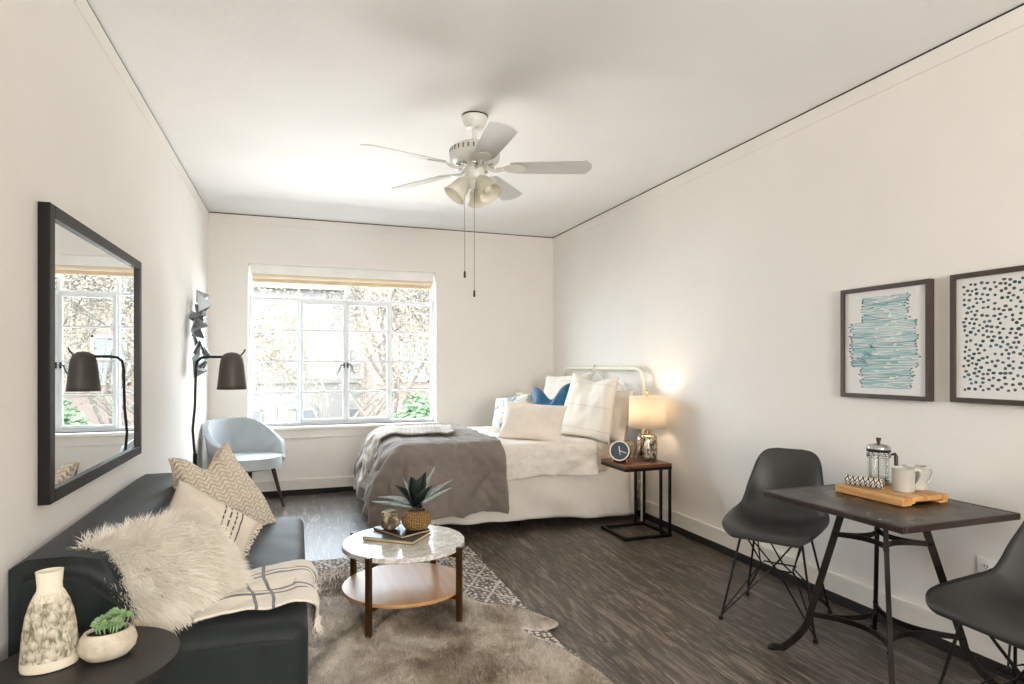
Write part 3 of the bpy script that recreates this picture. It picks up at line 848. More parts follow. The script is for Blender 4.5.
n = NT('carved_vase'); n.set(Roughness=.7)
co = n.coord(); z = n.sep(co)[2]
vor = n.n('ShaderNodeTexVoronoi'); vor.inputs['Scale'].default_value = 34; vor.inputs['Randomness'].default_value = .8
n.l(n.coord((1, 1, 1.25), rot=(0, R(25), R(10))), vor.inputs['Vector'])
nz = n.noise(n.coord((1, 1, .5), rot=(R(30), 0, 0)), 60, 5, .7, 1.5)
inb = n.math('MULTIPLY', n.math('GREATER_THAN', z, .028), n.math('LESS_THAN', z, .175))
rib = n.math('MULTIPLY', n.math('GREATER_THAN', z, .176), n.math('LESS_THAN', z, .195))
dk = n.math('MULTIPLY', n.math('MULTIPLY', n.ramp(vor.outputs['Distance'], [(.25, 0.0), (.62, 1.0)]), n.ramp(nz, [(.40, 0.0), (.58, 1.0)])), inb)
n.col(n.mix(n.math('MULTIPLY', dk, .85), '#e3d9c2', '#6b6442'))
n.bump(n.math('ADD', n.math('MULTIPLY', n.math('ADD', n.math('MULTIPLY', vor.outputs['Distance'], -1.4), n.math('MULTIPLY', nz, .8)), inb), n.math('MULTIPLY', n.math('MULTIPLY', n.noise(n.coord((1, 1, .02)), 160, 1), 1.2), rib)), .9, .012)
t = thing('vase', 'tall cream vase with carved leaf relief on the black side table', 'vase', (-.572, 1.79, TZ), R(20)); t.scale = (.80, .80, .94)
bm = new(); lathe(bm, [(.062, 0), (.072, .003), (.075, .012), (.074, .028), (.072, .06), (.068, .10), (.061, .14), (.051, .170), (.040, .192), (.033, .202), (.032, .215), (.035, .246), (.036, .252), (.033, .252), (.030, .246), (.028, .21), (.03, .195), (.04, .16)], 64, sx=1.0, sy=.72); obj('vase_body', bm, n.m, t)

n = NT('speckled_concrete'); n.set(Roughness=.85); co = n.coord()
c = n.ramp(n.noise(co, 24, 6, .7), [(.3, '#b3a690'), (.65, '#d8ccb8')]); c = n.mix(n.ramp(n.noise(co, 90, 2), [(.70, 0.0), (.74, .8)]), c, '#6b5f4f'); n.col(c); n.bump(n.noise(co, 120, 4), .3, .003)
t = thing('potted_succulent', 'small green succulent in a round concrete bowl on the black side table', 'plant', (-.452, 1.80, TZ), R(20)); t.scale = (.86, .86, .9)
bm = new(); lathe(bm, [(.03, 0), (.05, .006), (.066, .024), (.070, .044), (.064, .066), (.055, .078), (.050, .078), (.05, .07)], 48, sx=1.08, sy=.86); obj('bowl', bm, n.m, t)
bm = new(); lathe(bm, [(.055, .066), (.03, .07), (.002, .072)], 24, sx=1.0, sy=.8); obj('soil', bm, mat('soil', '#2d241b', .95, bump=.6, bscale=90), t)
bm = new(); rnd = random.Random(12)
def leafblob(c, d, L_, w):
    M = Matrix.Translation(c) @ basis(d, (.3, .2, 1)).to_4x4()
    lathe(bm, [(.0004, 0), (w * .6, L_ * .25), (w, L_ * .62), (w * .75, L_ * .86), (.0005, L_)], 7, sy=.55, M=M)
for k in range(26):
    a = rnd.random() * 2 * PI; rr = .045 * math.sqrt(rnd.random())
    c = Vector((rr * cos(a) + .012, rr * sin(a) * .7, .082 + .055 * rnd.random() * (1 - rr / .075)))
    tube(bm, [(c.x * .8, c.y * .8, .066), c], .0022, 5)
    for lay, (cnt, tilt) in enumerate(((7, .35), (6, .8), (4, 1.8))):
        for j in range(cnt):
            b = 2 * PI * (j + .5 * lay) / cnt + k
            d = Vector((cos(b), sin(b), tilt + rnd.gauss(0, .1)))
            leafblob(c + Vector((0, 0, .002 * lay)), d, .013, .005)
obj('succulent_leaves', bm, mat('succulent_green', '#87a474', .5, var=.4, vscale=40), t)

# ------------------------------------------------------------------ coffee table
CX, CY, CZ, CR = .50, 3.03, .375, .298
t = thing('coffee_table', 'round white marble coffee table with a lower wooden shelf on the rugs', 'table', (CX, CY, 0))
n = NT('marble'); n.set(Roughness=.12)
co = n.coord(); v = n.noise(co, 6, 8, .7, 2.2)
c = n.ramp(v, [(.44, '#e4e1dc'), (.5, '#b9b5b0'), (.56, '#e9e6e1')]); n.col(n.mix(n.ramp(n.noise(co, 30, 6, .7), [(.5, 0.0), (.8, .4)]), c, '#b5afa8'))
bm = new(); lathe(bm, [(CR - .006, CZ - .026), (CR, CZ - .022), (CR, CZ - .003), (CR - .003, CZ)], 80, capt=True); obj('marble_top', bm, n.m, t)
M_oak = mat('honey_wood', '#b98f62', .38, var=.16, vscale=18, stretch=(1, .08, 1))
bm = new(); lathe(bm, [(CR - .004, .150), (CR, .153), (CR, .165), (CR - .003, .168)], 80, capt=True); obj('shelf', bm, M_oak, t)
M_bronze = mat('aged_bronze', '#5b4227', .38, .75, var=.12)
for k in range(4):
    a = R(48.5 + 90 * k + (-2 if k % 2 else 2)); M = Matrix.Rotation(a, 4, 'Z')
    bm = new(); box(bm, (CR + .001, -.012, 0), (CR + .025, .012, CZ + .002), .002, M=M); lg = obj('leg', bm, M_bronze, t, False)
    for z in (CZ - .048, .128):
        bm = new(); box(bm, (CR - .055, -.009, z), (CR + .001, .009, z + .022), .001, M=M); obj('bracket', bm, M_bronze, lg, False)

# books, agave, mineral
def book(name, label, loc, rz, w, d, h, cover, pages):
    t = thing(name, label, 'book', loc, rz, 'books on the coffee table')
    bm = new(); box(bm, (-w / 2, -d / 2, 0), (w / 2, d / 2, .003)); box(bm, (-w / 2, -d / 2, h - .003), (w / 2, d / 2, h)); box(bm, (-w / 2, -d / 2, .003), (-w / 2 + .004, d / 2, h - .003), .001)
    obj('cover', bm, cover, t, False)
    bm = new(); box(bm, (-w / 2 + .004, -d / 2 + .004, .003), (w / 2 - .004, d / 2 - .004, h - .003)); obj('pages', bm, pages, t, False)
M_pages = mat('paper_edges', '#cbb58a', .8, var=.1, vscale=80, stretch=(.1, .1, 6))
book('book', 'grey covered book at the bottom of the pair on the coffee table', (.475, 3.08, CZ + .001), R(-38), .275, .195, .018, mat('grey_cover', '#57544e', .35), M_pages)
book('book', 'glossy black book lying on top of the grey book', (.505, 3.125, CZ + .0195), R(-62), .24, .18, .014, mat('black_cover', '#1d1b1a', .38), mat('cream_edges', '#b9a684', .8))
BZ = CZ + .034
t = thing('potted_agave', 'dark agave with pale outer leaves in a woven basket pot on the books', 'plant', (.572, 3.085, BZ)); t.scale = (1.1, 1.1, 1.06)
n = NT('woven_seagrass'); n.set(Roughness=.8); co = n.coord(); xyz = n.sep(co)
ang = n.math('ARCTAN2', xyz[1], xyz[0])
w1 = n.math('SINE', n.math('ADD', n.math('MULTIPLY', xyz[2], 2 * PI / .011), n.math('MULTIPLY', n.math('SIGN', n.math('SINE', n.math('MULTIPLY', ang, 18))), PI / 2)))
h = n.math('ADD', w1, n.math('MULTIPLY', n.math('ABSOLUTE', n.math('SINE', n.math('MULTIPLY', ang, 18))), 1.2))
n.col(n.ramp(n.math('ADD', n.math('MULTIPLY', h, .25), .3), [(.1, '#6d4a20'), (.6, '#b98f4f'), (.95, '#d9b67a')])); n.bump(h, .9, .006)
bm = new(); lathe(bm, [(.035, 0), (.052, .006), (.066, .028), (.069, .048), (.064, .07), (.05, .088), (.045, .091), (.042, .085)], 48); obj('basket', bm, n.m, t)
bm = new(); lathe(bm, [(.044, .082), (.002, .086)], 24); obj('soil', bm, mat('dark_soil', '#2a2119', .95, bump=.5), t)
M_agave = mat('agave_dark', '#101a17', .4, var=.25, vscale=30)
n = NT('agave_pale'); n.set(Roughness=.45); n.col(n.ramp(n.noise(n.coord(), 30), [(.3, '#7b8d89'), (.7, '#b9c5c0')])); M_agp = n.m
def agave_leaf(az, el, L_, w, m, bend=.4, lab=None):
    bm = new()
    d0 = Vector((cos(az), sin(az), 0))
    def fn(u, v):
        e = el - bend * u * .5
        # integrate the bend simply
        x = L_ * u * cos(el - bend * u / 2); z = L_ * u * sin(el - bend * u / 2)
        wd = w * (.55 + 1.3 * u * (1 - u) * 1.4 ) * (1 - u ** 3) * .5 + .0006
        s = 2 * v - 1
        side = Vector((-d0.y, d0.x, 0))
        nrm = d0 * -sin(e) + Vector((0, 0, cos(e)))
        return d0 * (x + .006) + Vector((0, 0, .10 + z)) + side * s * wd + nrm * (abs(s) ** 2 * wd * .55)
    grid(bm, 16, 6, fn)
    o = obj('leaf', bm, m, t, angle=80); solid(o, .003, 0); 
    if lab: o['label'] = lab
for az, el, L_, w, dark, bd in ((170, 50, .13, .05, 1, .1), (60, 72, .155, .05, 1, .1), (250, 78, .15, .05, 1, .15), (330, 60, .13, .05, 1, .2), (110, 62, .14, .04, 1, .1), (165, 22, .175, .046, 0, .35), (185, 6, .18, .042, 0, -.15), (15, 44, .185, .042, 0, .2), (352, 34, .17, .040, 0, .05), (40, 66, .185, .028, 0, .1), (150, 64, .14, .022, 0, .1), (90, 20, .12, .04, 0, .2), (270, 25, .08, .04, 1, .3)):
    agave_leaf(R(az - 19.4), R(el), L_ * 1.12, w * (1.75 if dark else 1.3), M_agave if dark else M_agp, bd, None if dark else 'pale blue-green outer leaf')
n = NT('mineral'); n.set(Roughness=.65); co = n.coord()
n.col(n.ramp(n.noise(co, 26, 4, .6), [(.33, '#262019'), (.5, '#6a5a44'), (.64, '#c9bda2')])); n.bump(n.noise(co, 60, 3), .4, .004)
rnd = random.Random(4); bm = new()
for k in range(34):
    d = Vector((rnd.gauss(0, 1), rnd.gauss(0, 1), rnd.gauss(0, 1))).normalized() * rnd.uniform(.050, .062)
    bm.verts.new((d.x, d.y, max(d.z, -.044) + .044))
hull = bmesh.ops.convex_hull(bm, input=bm.verts[:])
bmesh.ops.delete(bm, geom=list({g for g in hull['geom_interior'] + hull['geom_unused'] if isinstance(g, bmesh.types.BMVert)}), context='VERTS')
o = tag(obj('mineral_rock', bm, n.m, smooth=False, loc=(.445, 3.135, BZ), rot=(0, 0, .5)), 'faceted brown mineral rock beside the basket pot on the books', 'rock')

# ------------------------------------------------------------------ rugs
n = NT('dotted_rug'); n.set(Roughness=.95)
co = n.coord((1, 1, 1), rot=(0, 0, R(0))); xyz = n.sep(co)
def diam(p):
    a = n.math('PINGPONG', n.math('ADD', n.math('ADD', n.math('MULTIPLY', xyz[0], 1), n.math('MULTIPLY', xyz[1], .62)), 20), p)
    b = n.math('PINGPONG', n.math('ADD', n.math('SUBTRACT', n.math('MULTIPLY', xyz[0], 1), n.math('MULTIPLY', xyz[1], .62)), 20), p)
    return a, b
a, b = diam(.085)
line = n.math('MAXIMUM', n.math('LESS_THAN', a, .009), n.math('LESS_THAN', b, .009))
vo = n.n('ShaderNodeTexVoronoi'); vo.inputs['Scale'].default_value = 38; vo.inputs['Randomness'].default_value = .55; n.l(co, vo.inputs['Vector'])
dots = n.ramp(vo.outputs['Distance'], [(.30, 1.0), (.44, 0.0)])
m = n.math('MAXIMUM', n.math('MULTIPLY', line, .75), dots)
brk = n.ramp(n.noise(co, 45, 3), [(.36, .25), (.5, 1.0)])
n.col(n.mix(n.math('MULTIPLY', m, brk), n.ramp(n.noise(co, 12, 4), [(.3, '#5f564f'), (.7, '#7c736b')]), '#d8d0c6'))
n.bump(n.math('ADD', m, n.noise(co, 200, 2)), .5, .006)
bm = new(); box(bm, (-.60, 1.0, .001), (1.10, 4.03, .011), .003)
o = tag(obj('area_rug', bm, n.m, smooth=False), 'flat brown rug with white dotted diamond pattern beneath the fur hide', 'rug')
n = NT('hide_fur'); n.set(Roughness=.85); n.b.inputs['Sheen Weight'].default_value = .2
co = n.coord(); c = n.ramp(n.noise(co, 2.6, 5, .65, .6), [(.32, '#6e5d4b'), (.44, '#ab9c89'), (.54, '#d3c9bb'), (.72, '#f0eae1')])
c = n.mix(n.math('MULTIPLY', n.noise(co, 70, 3), .4), c, '#7d6f60'); n.col(c)
M_hide = n.m
outline = catmull([(.03, 3.62, 0), (.19, 3.82, 0), (.35, 3.74, 0), (.60, 3.55, 0), (.80, 3.30, 0), (.88, 3.05, 0), (1.0, 2.96, 0), (1.12, 2.80, 0), (1.17, 2.66, 0), (1.06, 2.62, 0), (.99, 2.66, 0), (1.02, 2.52, 0), (1.10, 2.36, 0), (1.15, 2.08, 0), (1.10, 1.75, 0), (.95, 1.45, 0), (.6, 1.15, 0), (.25, 1.35, 0), (.02, 1.7, 0), (-.1, 2.3, 0), (-.12, 3.0, 0), (-.08, 3.4, 0), (.03, 3.62, 0)], 6)[:-1]
def inside(x, y):
    c = False; j = len(outline) - 1
    for i in range(len(outline)):
        a, b = outline[i], outline[j]
        if (a.y > y) != (b.y > y) and x < (b.x - a.x) * (y - a.y) / (b.y - a.y) + a.x: c = not c
        j = i
    return c
def edist(x, y):
    p = Vector((x, y, 0)); return min((p - Vector((q.x, q.y, 0))).length for q in outline)
def hide_z(x, y):
    z = .018 + .010 * noise.noise(Vector((x * 4, y * 4, 1)))
    for (ax, ay, bx, by, hh, wd) in ((.10, 2.55, .36, 3.0, .030, .035), (.36, 2.80, .52, 3.0, .028, .03), (.0, 3.1, .28, 2.95, .02, .04), (-.02, 2.75, .2, 2.72, .018, .035)):
        A, B, P = Vector((ax, ay)), Vector((bx, by)), Vector((x, y))
        tt = max(0, min(1, (P - A).dot(B - A) / (B - A).length_squared)); d = (P - A - (B - A) * tt).length
        z += hh * math.exp(-(d / wd) ** 2)
    return z
N = 84; bx0, bx1, by0, by1 = -.15, 1.2, 1.1, 4.06
bm = new(); V = {}
nx, ny = 70, 140
for i in range(nx + 1):
    for j in range(ny + 1):
        x, y = bx0 + (bx1 - bx0) * i / nx, by0 + (by1 - by0) * j / ny
        if inside(x, y): V[i, j] = bm.verts.new((x, y, hide_z(x, y)))
for (i, j) in list(V):
    q = [V.get(k) for k in ((i, j), (i + 1, j), (i + 1, j + 1), (i, j + 1))]
    if all(q): bm.faces.new(q)
# snap the stair-stepped border to the outline
bm.verts.ensure_lookup_table()
for v in bm.verts:
    if any(len(e.link_faces) < 2 for e in v.link_edges):
        p = Vector((v.co.x, v.co.y, 0)); q = min(outline, key=lambda k: (Vector((k.x, k.y, 0)) - p).length)
        if (q - p).length < .06: v.co.x, v.co.y = q.x, q.y; v.co.z = .014
hide = tag(obj('fur_hide', bm, M_hide, angle=80), 'large grey-brown fur hide lying over the dotted rug under the coffee table', 'rug'); solid(hide, .006)
rnd = random.Random(21); roots = []
while len(roots) < 52000:
    x, y = rnd.uniform(bx0, bx1), rnd.uniform(1.75, by1)
    if not inside(x, y): continue
    if y > 3.3 and rnd.random() < .3: continue
    e = .01
    nn = Vector((hide_z(x - e, y) - hide_z(x + e, y), hide_z(x, y - e) - hide_z(x, y + e), 2 * e)).normalized()
    if edist(x, y) < .012: continue
    roots.append((Vector((x, y, hide_z(x, y))), nn))
bm = new(); strands(bm, roots, .020, .0034, 2, .5, .35, 8, flow=lambda p: Vector((.4 * noise.noise(p * 3), -.35, 0)), clump=.6)
tag(raw_obj('fur', bm, M_hide, hide), kind='stuff')
# ------------------------------------------------------------------ mirror on the left wall
n = NT('mirror_silver'); n.set(Roughness=.005, Metallic=1); n.col('#e9eceb'); M_mirror = n.m
M_mframe = mat('mirror_frame_dark', '#17120f', .42, var=.15, vscale=30, spec=.25)
MY0, MY1, MZ0, MZ1 = 2.292, 3.49, .80, 1.752
t = thing('wall_mirror', 'large dark-framed mirror on the left wall above the sofa', 'mirror', (XL, (MY0 + MY1) / 2, MZ0))
w, h, fw = (MY1 - MY0) / 2, MZ1 - MZ0, .042
bm = new()
for lo, hi in (((.001, -w, 0), (.035, -w + fw, h)), ((.001, w - fw, 0), (.035, w, h)), ((.001, -w + fw, 0), (.035, w - fw, fw)), ((.001, -w + fw, h - fw), (.035, w - fw, h))):
    box(bm, lo, hi, .002)
obj('frame', bm, M_mframe, t, False)
bm = new(); box(bm, (.004, -w + fw - .002, fw - .002), (.022, w - fw + .002, h - fw + .002)); obj('mirror_glass', bm, M_mirror, t, False)

# ------------------------------------------------------------------ faceted wall sculpture
t = thing('wall_sculpture', 'faceted silver metal sculpture on the left wall near the window corner', 'wall art', (XL, 5.1, 1.48))
M_st = [mat('steel_facet', '#a9aeb1', .35, .5, var=.2, vscale=30), mat('dark_facet', '#6a6d70', .4, .5), mat('pale_facet', '#d3dce2', .3, .4)]
rnd = random.Random(8)
cells = [(.22, .27), (.17, .19), (.06, .23), (.10, .12), (.0, .10), (.12, .03), (-.06, .05), (.02, .0), (.06, -.07), (-.09, -.04), (-.04, -.12), (.02, -.16), (-.10, -.18), (-.06, -.24), (-.12, -.27)]
for k, (cy, cz) in enumerate(cells):
    bm = new(); a0 = rnd.random() * 6; s = .062 + .02 * rnd.random()
    base = [Vector((.012 + .10 * rnd.random(), cy + s * cos(a0 + j * 2.1 + rnd.gauss(0, .15)), cz + s * sin(a0 + j * 2.1 + rnd.gauss(0, .15)))) for j in range(3)]
    apex = Vector((.07 + .09 * rnd.random(), cy + rnd.gauss(0, .02), cz + rnd.gauss(0, .02)))
    vs = [bm.verts.new(p) for p in base]; va = bm.verts.new(apex)
    bm.faces.new(vs)
    for j in range(3):
        if (k + j) % 3 != 0 or k % 4 == 0: bm.faces.new((vs[j], vs[(j + 1) % 3], va))
    for p, q in ((0, 1), (1, 2), (2, 0)): tube(bm, [base[p], base[q]], .003, 5)
    for j in range(3): tube(bm, [base[j], apex], .003, 5)
    obj('metal_facet', bm, M_st[k % 3], t, False)

# ------------------------------------------------------------------ floor lamp
LX, LY = -.565, 4.0
M_shade = mat('lamp_shade_taupe', '#4a443d', .5, .1, var=.05)
t = thing('floor_lamp', 'slim black floor lamp with a taupe bell shade behind the sofa', 'lamp', (LX, LY, 0))
bm = new(); lathe(bm, [(.13, 0), (.13, .012), (.12, .02), (.015, .026)], 48, capt=True); obj('base', bm, M_black, t)
bm = new(); tube(bm, [(0, 0, .02), (0, 0, .70), (-.012, 0, .86), (.0, 0, 1.0), (.005, 0, 1.22), (.012, 0, 1.262), (.034, 0, 1.283), (.07, 0, 1.288), (.155, 0, 1.288)], .0075, 12); tube(bm, [(0, 0, .55), (0, 0, .72)], .011, 12); obj('pole', bm, M_black, t)
bm = new(); lathe(bm, [(.083, 1.095), (.079, 1.12), (.068, 1.23), (.062, 1.27), (.05, 1.298), (.03, 1.312), (.001, 1.317)], 40, cx=.198, capb=False); s = obj('lamp_shade', bm, M_shade, t); solid(s, .003)
bm = new(); lathe(bm, [(.003, 1.3), (.02, 1.28), (.02, 1.22), (.03, 1.19), (.032, 1.17), (.02, 1.145), (.002, 1.14)], 20, cx=.198); obj('bulb', bm, mat('lamp_bulb', '#f0ebe0', .3), s)
bm = new(); tube(bm, [(.235, 0, 1.285), (.262, .0, 1.315), (.272, 0, 1.335)], .0045, 8); obj('tilt_handle', bm, M_black, s)

# ------------------------------------------------------------------ armchair
M_arm = fabric('pale_blue_grey_wool', '#a3a9ab', var=.05, weave=300, bump=.3, sheen=.3)
fd = Vector((.66, -.75, 0)).normalized()
t = thing('armchair', 'pale blue-grey tub armchair with dark wooden legs in the window corner', 'armchair', (-.405, 5.74, 0), math.atan2(fd.y, fd.x) - PI / 2)
bm = new()
def tub(u, v):
    a = R(-128 + 256 * u); aa = abs(math.degrees(a))
    top = .765 - .20 * sm(30, 112, aa) - .14 * sm(106, 128, aa)
    bot = .37
    z = bot + (top - bot) * v
    rad = .262 + .055 * v - .02 * sm(60, 125, aa)
    # a = 0 is straight back (-Y)
    sx = 1.03
    return Vector((rad * sx * sin(a), -.0 - rad * .98 * cos(a), z))
grid(bm, 60, 14, tub); s = obj('shell', bm, M_arm, t, angle=80); solid(s, .042, 0)
bv = s.modifiers.new('Bevel', 'BEVEL'); bv.width = .012; bv.segments = 3; bv.limit_method = 'ANGLE'; bv.angle_limit = R(50)
bm = new(); P = []
for k in range(48):
    a = 2 * PI * k / 48; x, y = .255 * sin(a), -.24 * cos(a)
    if y > 0: y *= 1.18; x *= 1.0 + .05 * sin(2 * abs(a - PI))
    P.append((x, y + .01))
prism(bm, P, .365, .455, bev=.02); obj('seat_cushion', bm, mat('seat_wool', '#b0b7b9', .85, var=.04, bump=.3, bscale=300, bdist=.002), t, angle=60)
bm = new(); lathe(bm, [(.2, .345), (.22, .352), (.22, .368)], 40, capt=True); obj('seat_base', bm, M_dark_wood, t)
for x, y in ((-.17, .17), (.17, .17), (-.16, -.17), (.16, -.17)):
    bm = new(); tube(bm, [(x * .85, y * .85, .355), (x * 1.22, y * 1.22, .0)], [.019, .011], 14); obj('leg', bm, M_dark_wood, t)

# ------------------------------------------------------------------ dining table
TX, TY, TZ2 = 2.27, 1.87, .68
t = thing('dining_table', 'small dark square bistro table on worn iron legs by the right wall', 'table', (TX, TY, 0))
n = NT('dark_tabletop'); n.set(Roughness=.30); co = n.coord((.12, 1, 1))
n.col(n.ramp(n.noise(co, 16, 5, .6), [(.3, '#17100c'), (.7, '#281d17')])); n.l(n.ramp(n.noise(n.coord(), 9, 5, .7), [(.3, .22), (.7, .42)]), n.b.inputs['Roughness'])
hx, hy = .305, .335
bm = new(); box(bm, (-hx + .012, -hy + .012, TZ2 - .022), (hx - .012, hy - .012, TZ2), .002); obj('tabletop', bm, n.m, t, False)
bm = new()
for (a, b) in (((-hx, -hy), (hx, -hy)), ((hx, -hy), (hx, hy)), ((hx, hy), (-hx, hy)), ((-hx, hy), (-hx, -hy))):
    lo = (min(a[0], b[0]) - .0, min(a[1], b[1]), TZ2 - .024); hi = (max(a[0], b[0]), max(a[1], b[1]), TZ2 + .0015)
    if a[0] == b[0]:
        sg = 1 if a[0] > 0 else -1
        lo = (min(a[0], a[0] - sg * .018), -hy, TZ2 - .024); hi = (max(a[0], a[0] - sg * .018), hy, TZ2 + .0015)
    else:
        sg = 1 if a[1] > 0 else -1
        lo = (-hx + .018, min(a[1], a[1] - sg * .018), TZ2 - .024); hi = (hx - .018, max(a[1], a[1] - sg * .018), TZ2 + .0015)
    box(bm, lo, hi, .005)
obj('edge_band', bm, mat('edge_wood', '#2e211a', .4, .1, var=.3, vscale=25), t, False)
bm = new(); box(bm, (-.14, -.14, TZ2 - .036), (.14, .14, TZ2 - .024), .002); obj('mount_plate', bm, M_iron, t, False)
fc = Vector((-.015, -.02, 0))
def legpt(sx, sy, z):
    if z > .17: o_ = .095 + (.19 - .095) * (TZ2 - .03 - z) / (TZ2 - .03 - .17)
    else: o_ = .19 + .085 * ((.17 - z) / .17) ** 1.7 * 1.0
    return Vector((sx * o_, sy * o_, z)) + fc * (1 - z / TZ2)
for sx in (-1, 1):
    for sy in (-1, 1):
        bm = new()
        zs = [TZ2 - .036, .5, .35, .17, .14, .11, .08, .055, .035, .02, .012]
        P = [legpt(sx, sy, z) for z in zs]; P.append(P[-1] + Vector((sx * .03, sy * .03, -.004)))
        tube(bm, P, 0, flat=(.016, .027, (sx, sy, .2)))
        e = P[-1]; lathe(bm, [(.017, 0), (.019, .008), (.012, .016)], 14, cx=e.x, cy=e.y, capt=True)
        obj('leg', bm, M_iron, t, False)
for z, bow in ((.525, .06), (.175, .10)):
    for (a, b) in (((-1, -1), (1, -1)), ((1, -1), (1, 1)), ((1, 1), (-1, 1)), ((-1, 1), (-1, -1))):
        A, B = legpt(a[0], a[1], z), legpt(b[0], b[1], z); mid = (A + B) / 2; inn = (Vector((fc.x, fc.y, z)) - mid); inn.z = 0; inn.normalize()
        P = []
        for k in range(15):
            u = k / 14; s = 1 - (2 * u - 1) ** 2
            P.append(A.lerp(B, u) + inn * bow * s)
        bm = new(); tube(bm, P, 0, flat=(.008, .02, (0, 0, 1))); 
        for q in (A, B): lathe(bm, [(.0005, -.0), (.011, .002), (.011, .012), (.0005, .014)], 10, cx=q.x, cy=q.y, M=Matrix.Translation((0, 0, z - .007)))
        obj('stretcher', bm, M_iron, t, False)

# ------------------------------------------------------------------ dining chairs
def chair_proto():
    t = thing('dining_chair', 'x', 'chair', (0, 0, 0))
    keys = [ # y, z, half width, curl
        (.232, .420, .145, .000), (.236, .431, .165, .002), (.226, .443, .190, .006), (.18, .449, .216, .022), (.08, .444, .229, .040), (-.02, .436, .231, .058), (-.10, .440, .220, .070),
        (-.150, .462, .210, .076), (-.186, .512, .200, .078), (-.213, .585, .188, .072), (-.235, .66, .174, .052), (-.253, .725, .160, .032), (-.264, .765, .140, .016), (-.270, .788, .110, .006), (-.272, .797, .062, .001)]
    cp = catmull([(k[0], k[1], k[2]) for k in keys], 4); cc = catmull([(k[3], 0, 0) for k in keys], 4)
    bm = new(); nu, nv = len(cp) - 1, 24
    def fn(u, v):
        i = round(u * nu); p = cp[i]; s = 2 * v - 1
        d = cp[min(i + 1, nu)] - cp[max(i - 1, 0)]; d = Vector((0, d.x, d.y)).normalized()
        nrm = Vector((0, -d.z, d.y)); nrm = nrm if (nrm.z > 0 or nrm.y > 0) else -nrm
        nrm = Vector((1, 0, 0)).cross(d); nrm = -nrm if nrm.z < 0 or (abs(nrm.z) < .6 and nrm.y < 0) else nrm
        return Vector((p.z * s * (1 - .02 * s * s), p.x, p.y)) + nrm * cc[i].x * abs(s) ** 2.4
    grid(bm, nu, nv, fn)
    s = obj('seat_shell', bm, M_plastic, t, angle=80); solid(s, .007, 0)
    feet = [(-.21, .20), (.21, .20), (-.20, -.20), (.20, -.20)]
    tops = [(-.135, .115), (.135, .115), (-.125, -.095), (.125, -.095)]
    zt = .428
    for (fx, fy), (tx, ty) in zip(feet, tops):
        bm = new(); tube(bm, [(fx, fy, .004), (tx, ty, zt)], .0055, 10)
        lathe(bm, [(.011, 0), (.012, .006), (.008, .018)], 14, cx=fx, cy=fy, capt=True)
        obj('leg', bm, M_black, t)
    zc = .245; hub = [(-.075, .055), (.075, .055), (-.075, -.055), (.075, -.055)]
    for k, ((fx, fy), (hx_, hy_)) in enumerate(zip(feet, hub)):
        ox, oy = tops[k ^ 1]; px_, py_ = tops[k ^ 2]
        f0 = Vector((fx, fy, .02))
        bm = new()
        tube(bm, [f0, (hx_ * .2, hy_, zc), (ox * .9, oy, zt)], .004, 8)
        tube(bm, [f0 + Vector((0, 0, .008)), (hx_, hy_ * .2, zc), (px_, py_ * .9, zt)], .004, 8)
        obj('brace', bm, M_black, t)
    bm = new(); tube(bm, [(hub[0][0], hub[0][1], zc), (hub[1][0], hub[1][1], zc), (hub[3][0], hub[3][1], zc), (hub[2][0], hub[2][1], zc)], .004, 8, closed=True); obj('cross_ring', bm, M_black, t)
    bm = new()
    for a, b in ((0, 1), (2, 3), (0, 2), (1, 3)): tube(bm, [(tops[a][0], tops[a][1], zt), (tops[b][0], tops[b][1], zt)], .0055, 8)
    for tx, ty in tops: lathe(bm, [(.016, zt - .004), (.018, zt + .002), (.014, zt + .018)], 14, cx=tx, cy=ty, capt=True)
    obj('seat_mount', bm, M_black, t)
    return t
def put(o, x, y, fx, fy, label):
    o.location = (x, y, 0); o.rotation_euler = (0, 0, math.atan2(fy, fx) - PI / 2); o['label'] = label; o['group'] = 'dining chairs'
ch = chair_proto(); ch2 = copy_tree(ch)
put(ch, 2.235, 2.41, -.83, -.55, 'grey plastic shell chair on black wire legs at the window side of the table')
put(ch2, 2.215, 1.28, -.985, .06, 'grey plastic shell chair cut off by the right edge nearest the camera')

# ------------------------------------------------------------------ things on the dining table
n = NT('board_wood'); n.set(Roughness=.5); co = n.coord((1, .06, 1)); 
n.col(n.ramp(n.noise(co, 40, 4), [(.3, '#a8743c'), (.5, '#c8955a'), (.7, '#ddb47a')])); M_board = n.m
b0, b1, b2, b3, bz = 2.245, 2.50, 1.755, 2.075, TZ2 + .0025
t = thing('cutting_board', 'thick wooden serving board with a finger slot on the dining table', 'board', ((b0 + b1) / 2, (b2 + b3) / 2, bz))
hx, hy = (b1 - b0) / 2, (b3 - b2) / 2
bm = new(); box(bm, (-hx, -hy + .02, .006), (hx, hy, .033), .003); 
box(bm, (-hx, -hy, .006), (-hx + .07, -hy + .022, .033), .003); box(bm, (hx - .03, -hy, .006), (hx, -hy + .022, .033), .003); box(bm, (-hx + .068, -hy + .002, .015), (hx - .028, -hy + .024, .0325), .002)
box(bm, (-hx, -hy, 0), (-hx + .05, hy, .007), .001); box(bm, (hx - .05, -hy, 0), (hx, hy, .007), .001)
obj('board', bm, M_board, t, False)
BT2 = bz + .033
t = thing('french_press', 'glass french press with a steel frame and wooden knob on the serving board', 'coffee maker', (2.425, 2.01, BT2))
bm = new(); lathe(bm, [(.040, .012), (.042, .016), (.042, .150), (.044, .156)], 36, capb=True); obj('glass_beaker', bm, M_glass, t)
bm = new(); lathe(bm, [(.043, 0), (.045, .003), (.045, .014), (.043, .016)], 36)
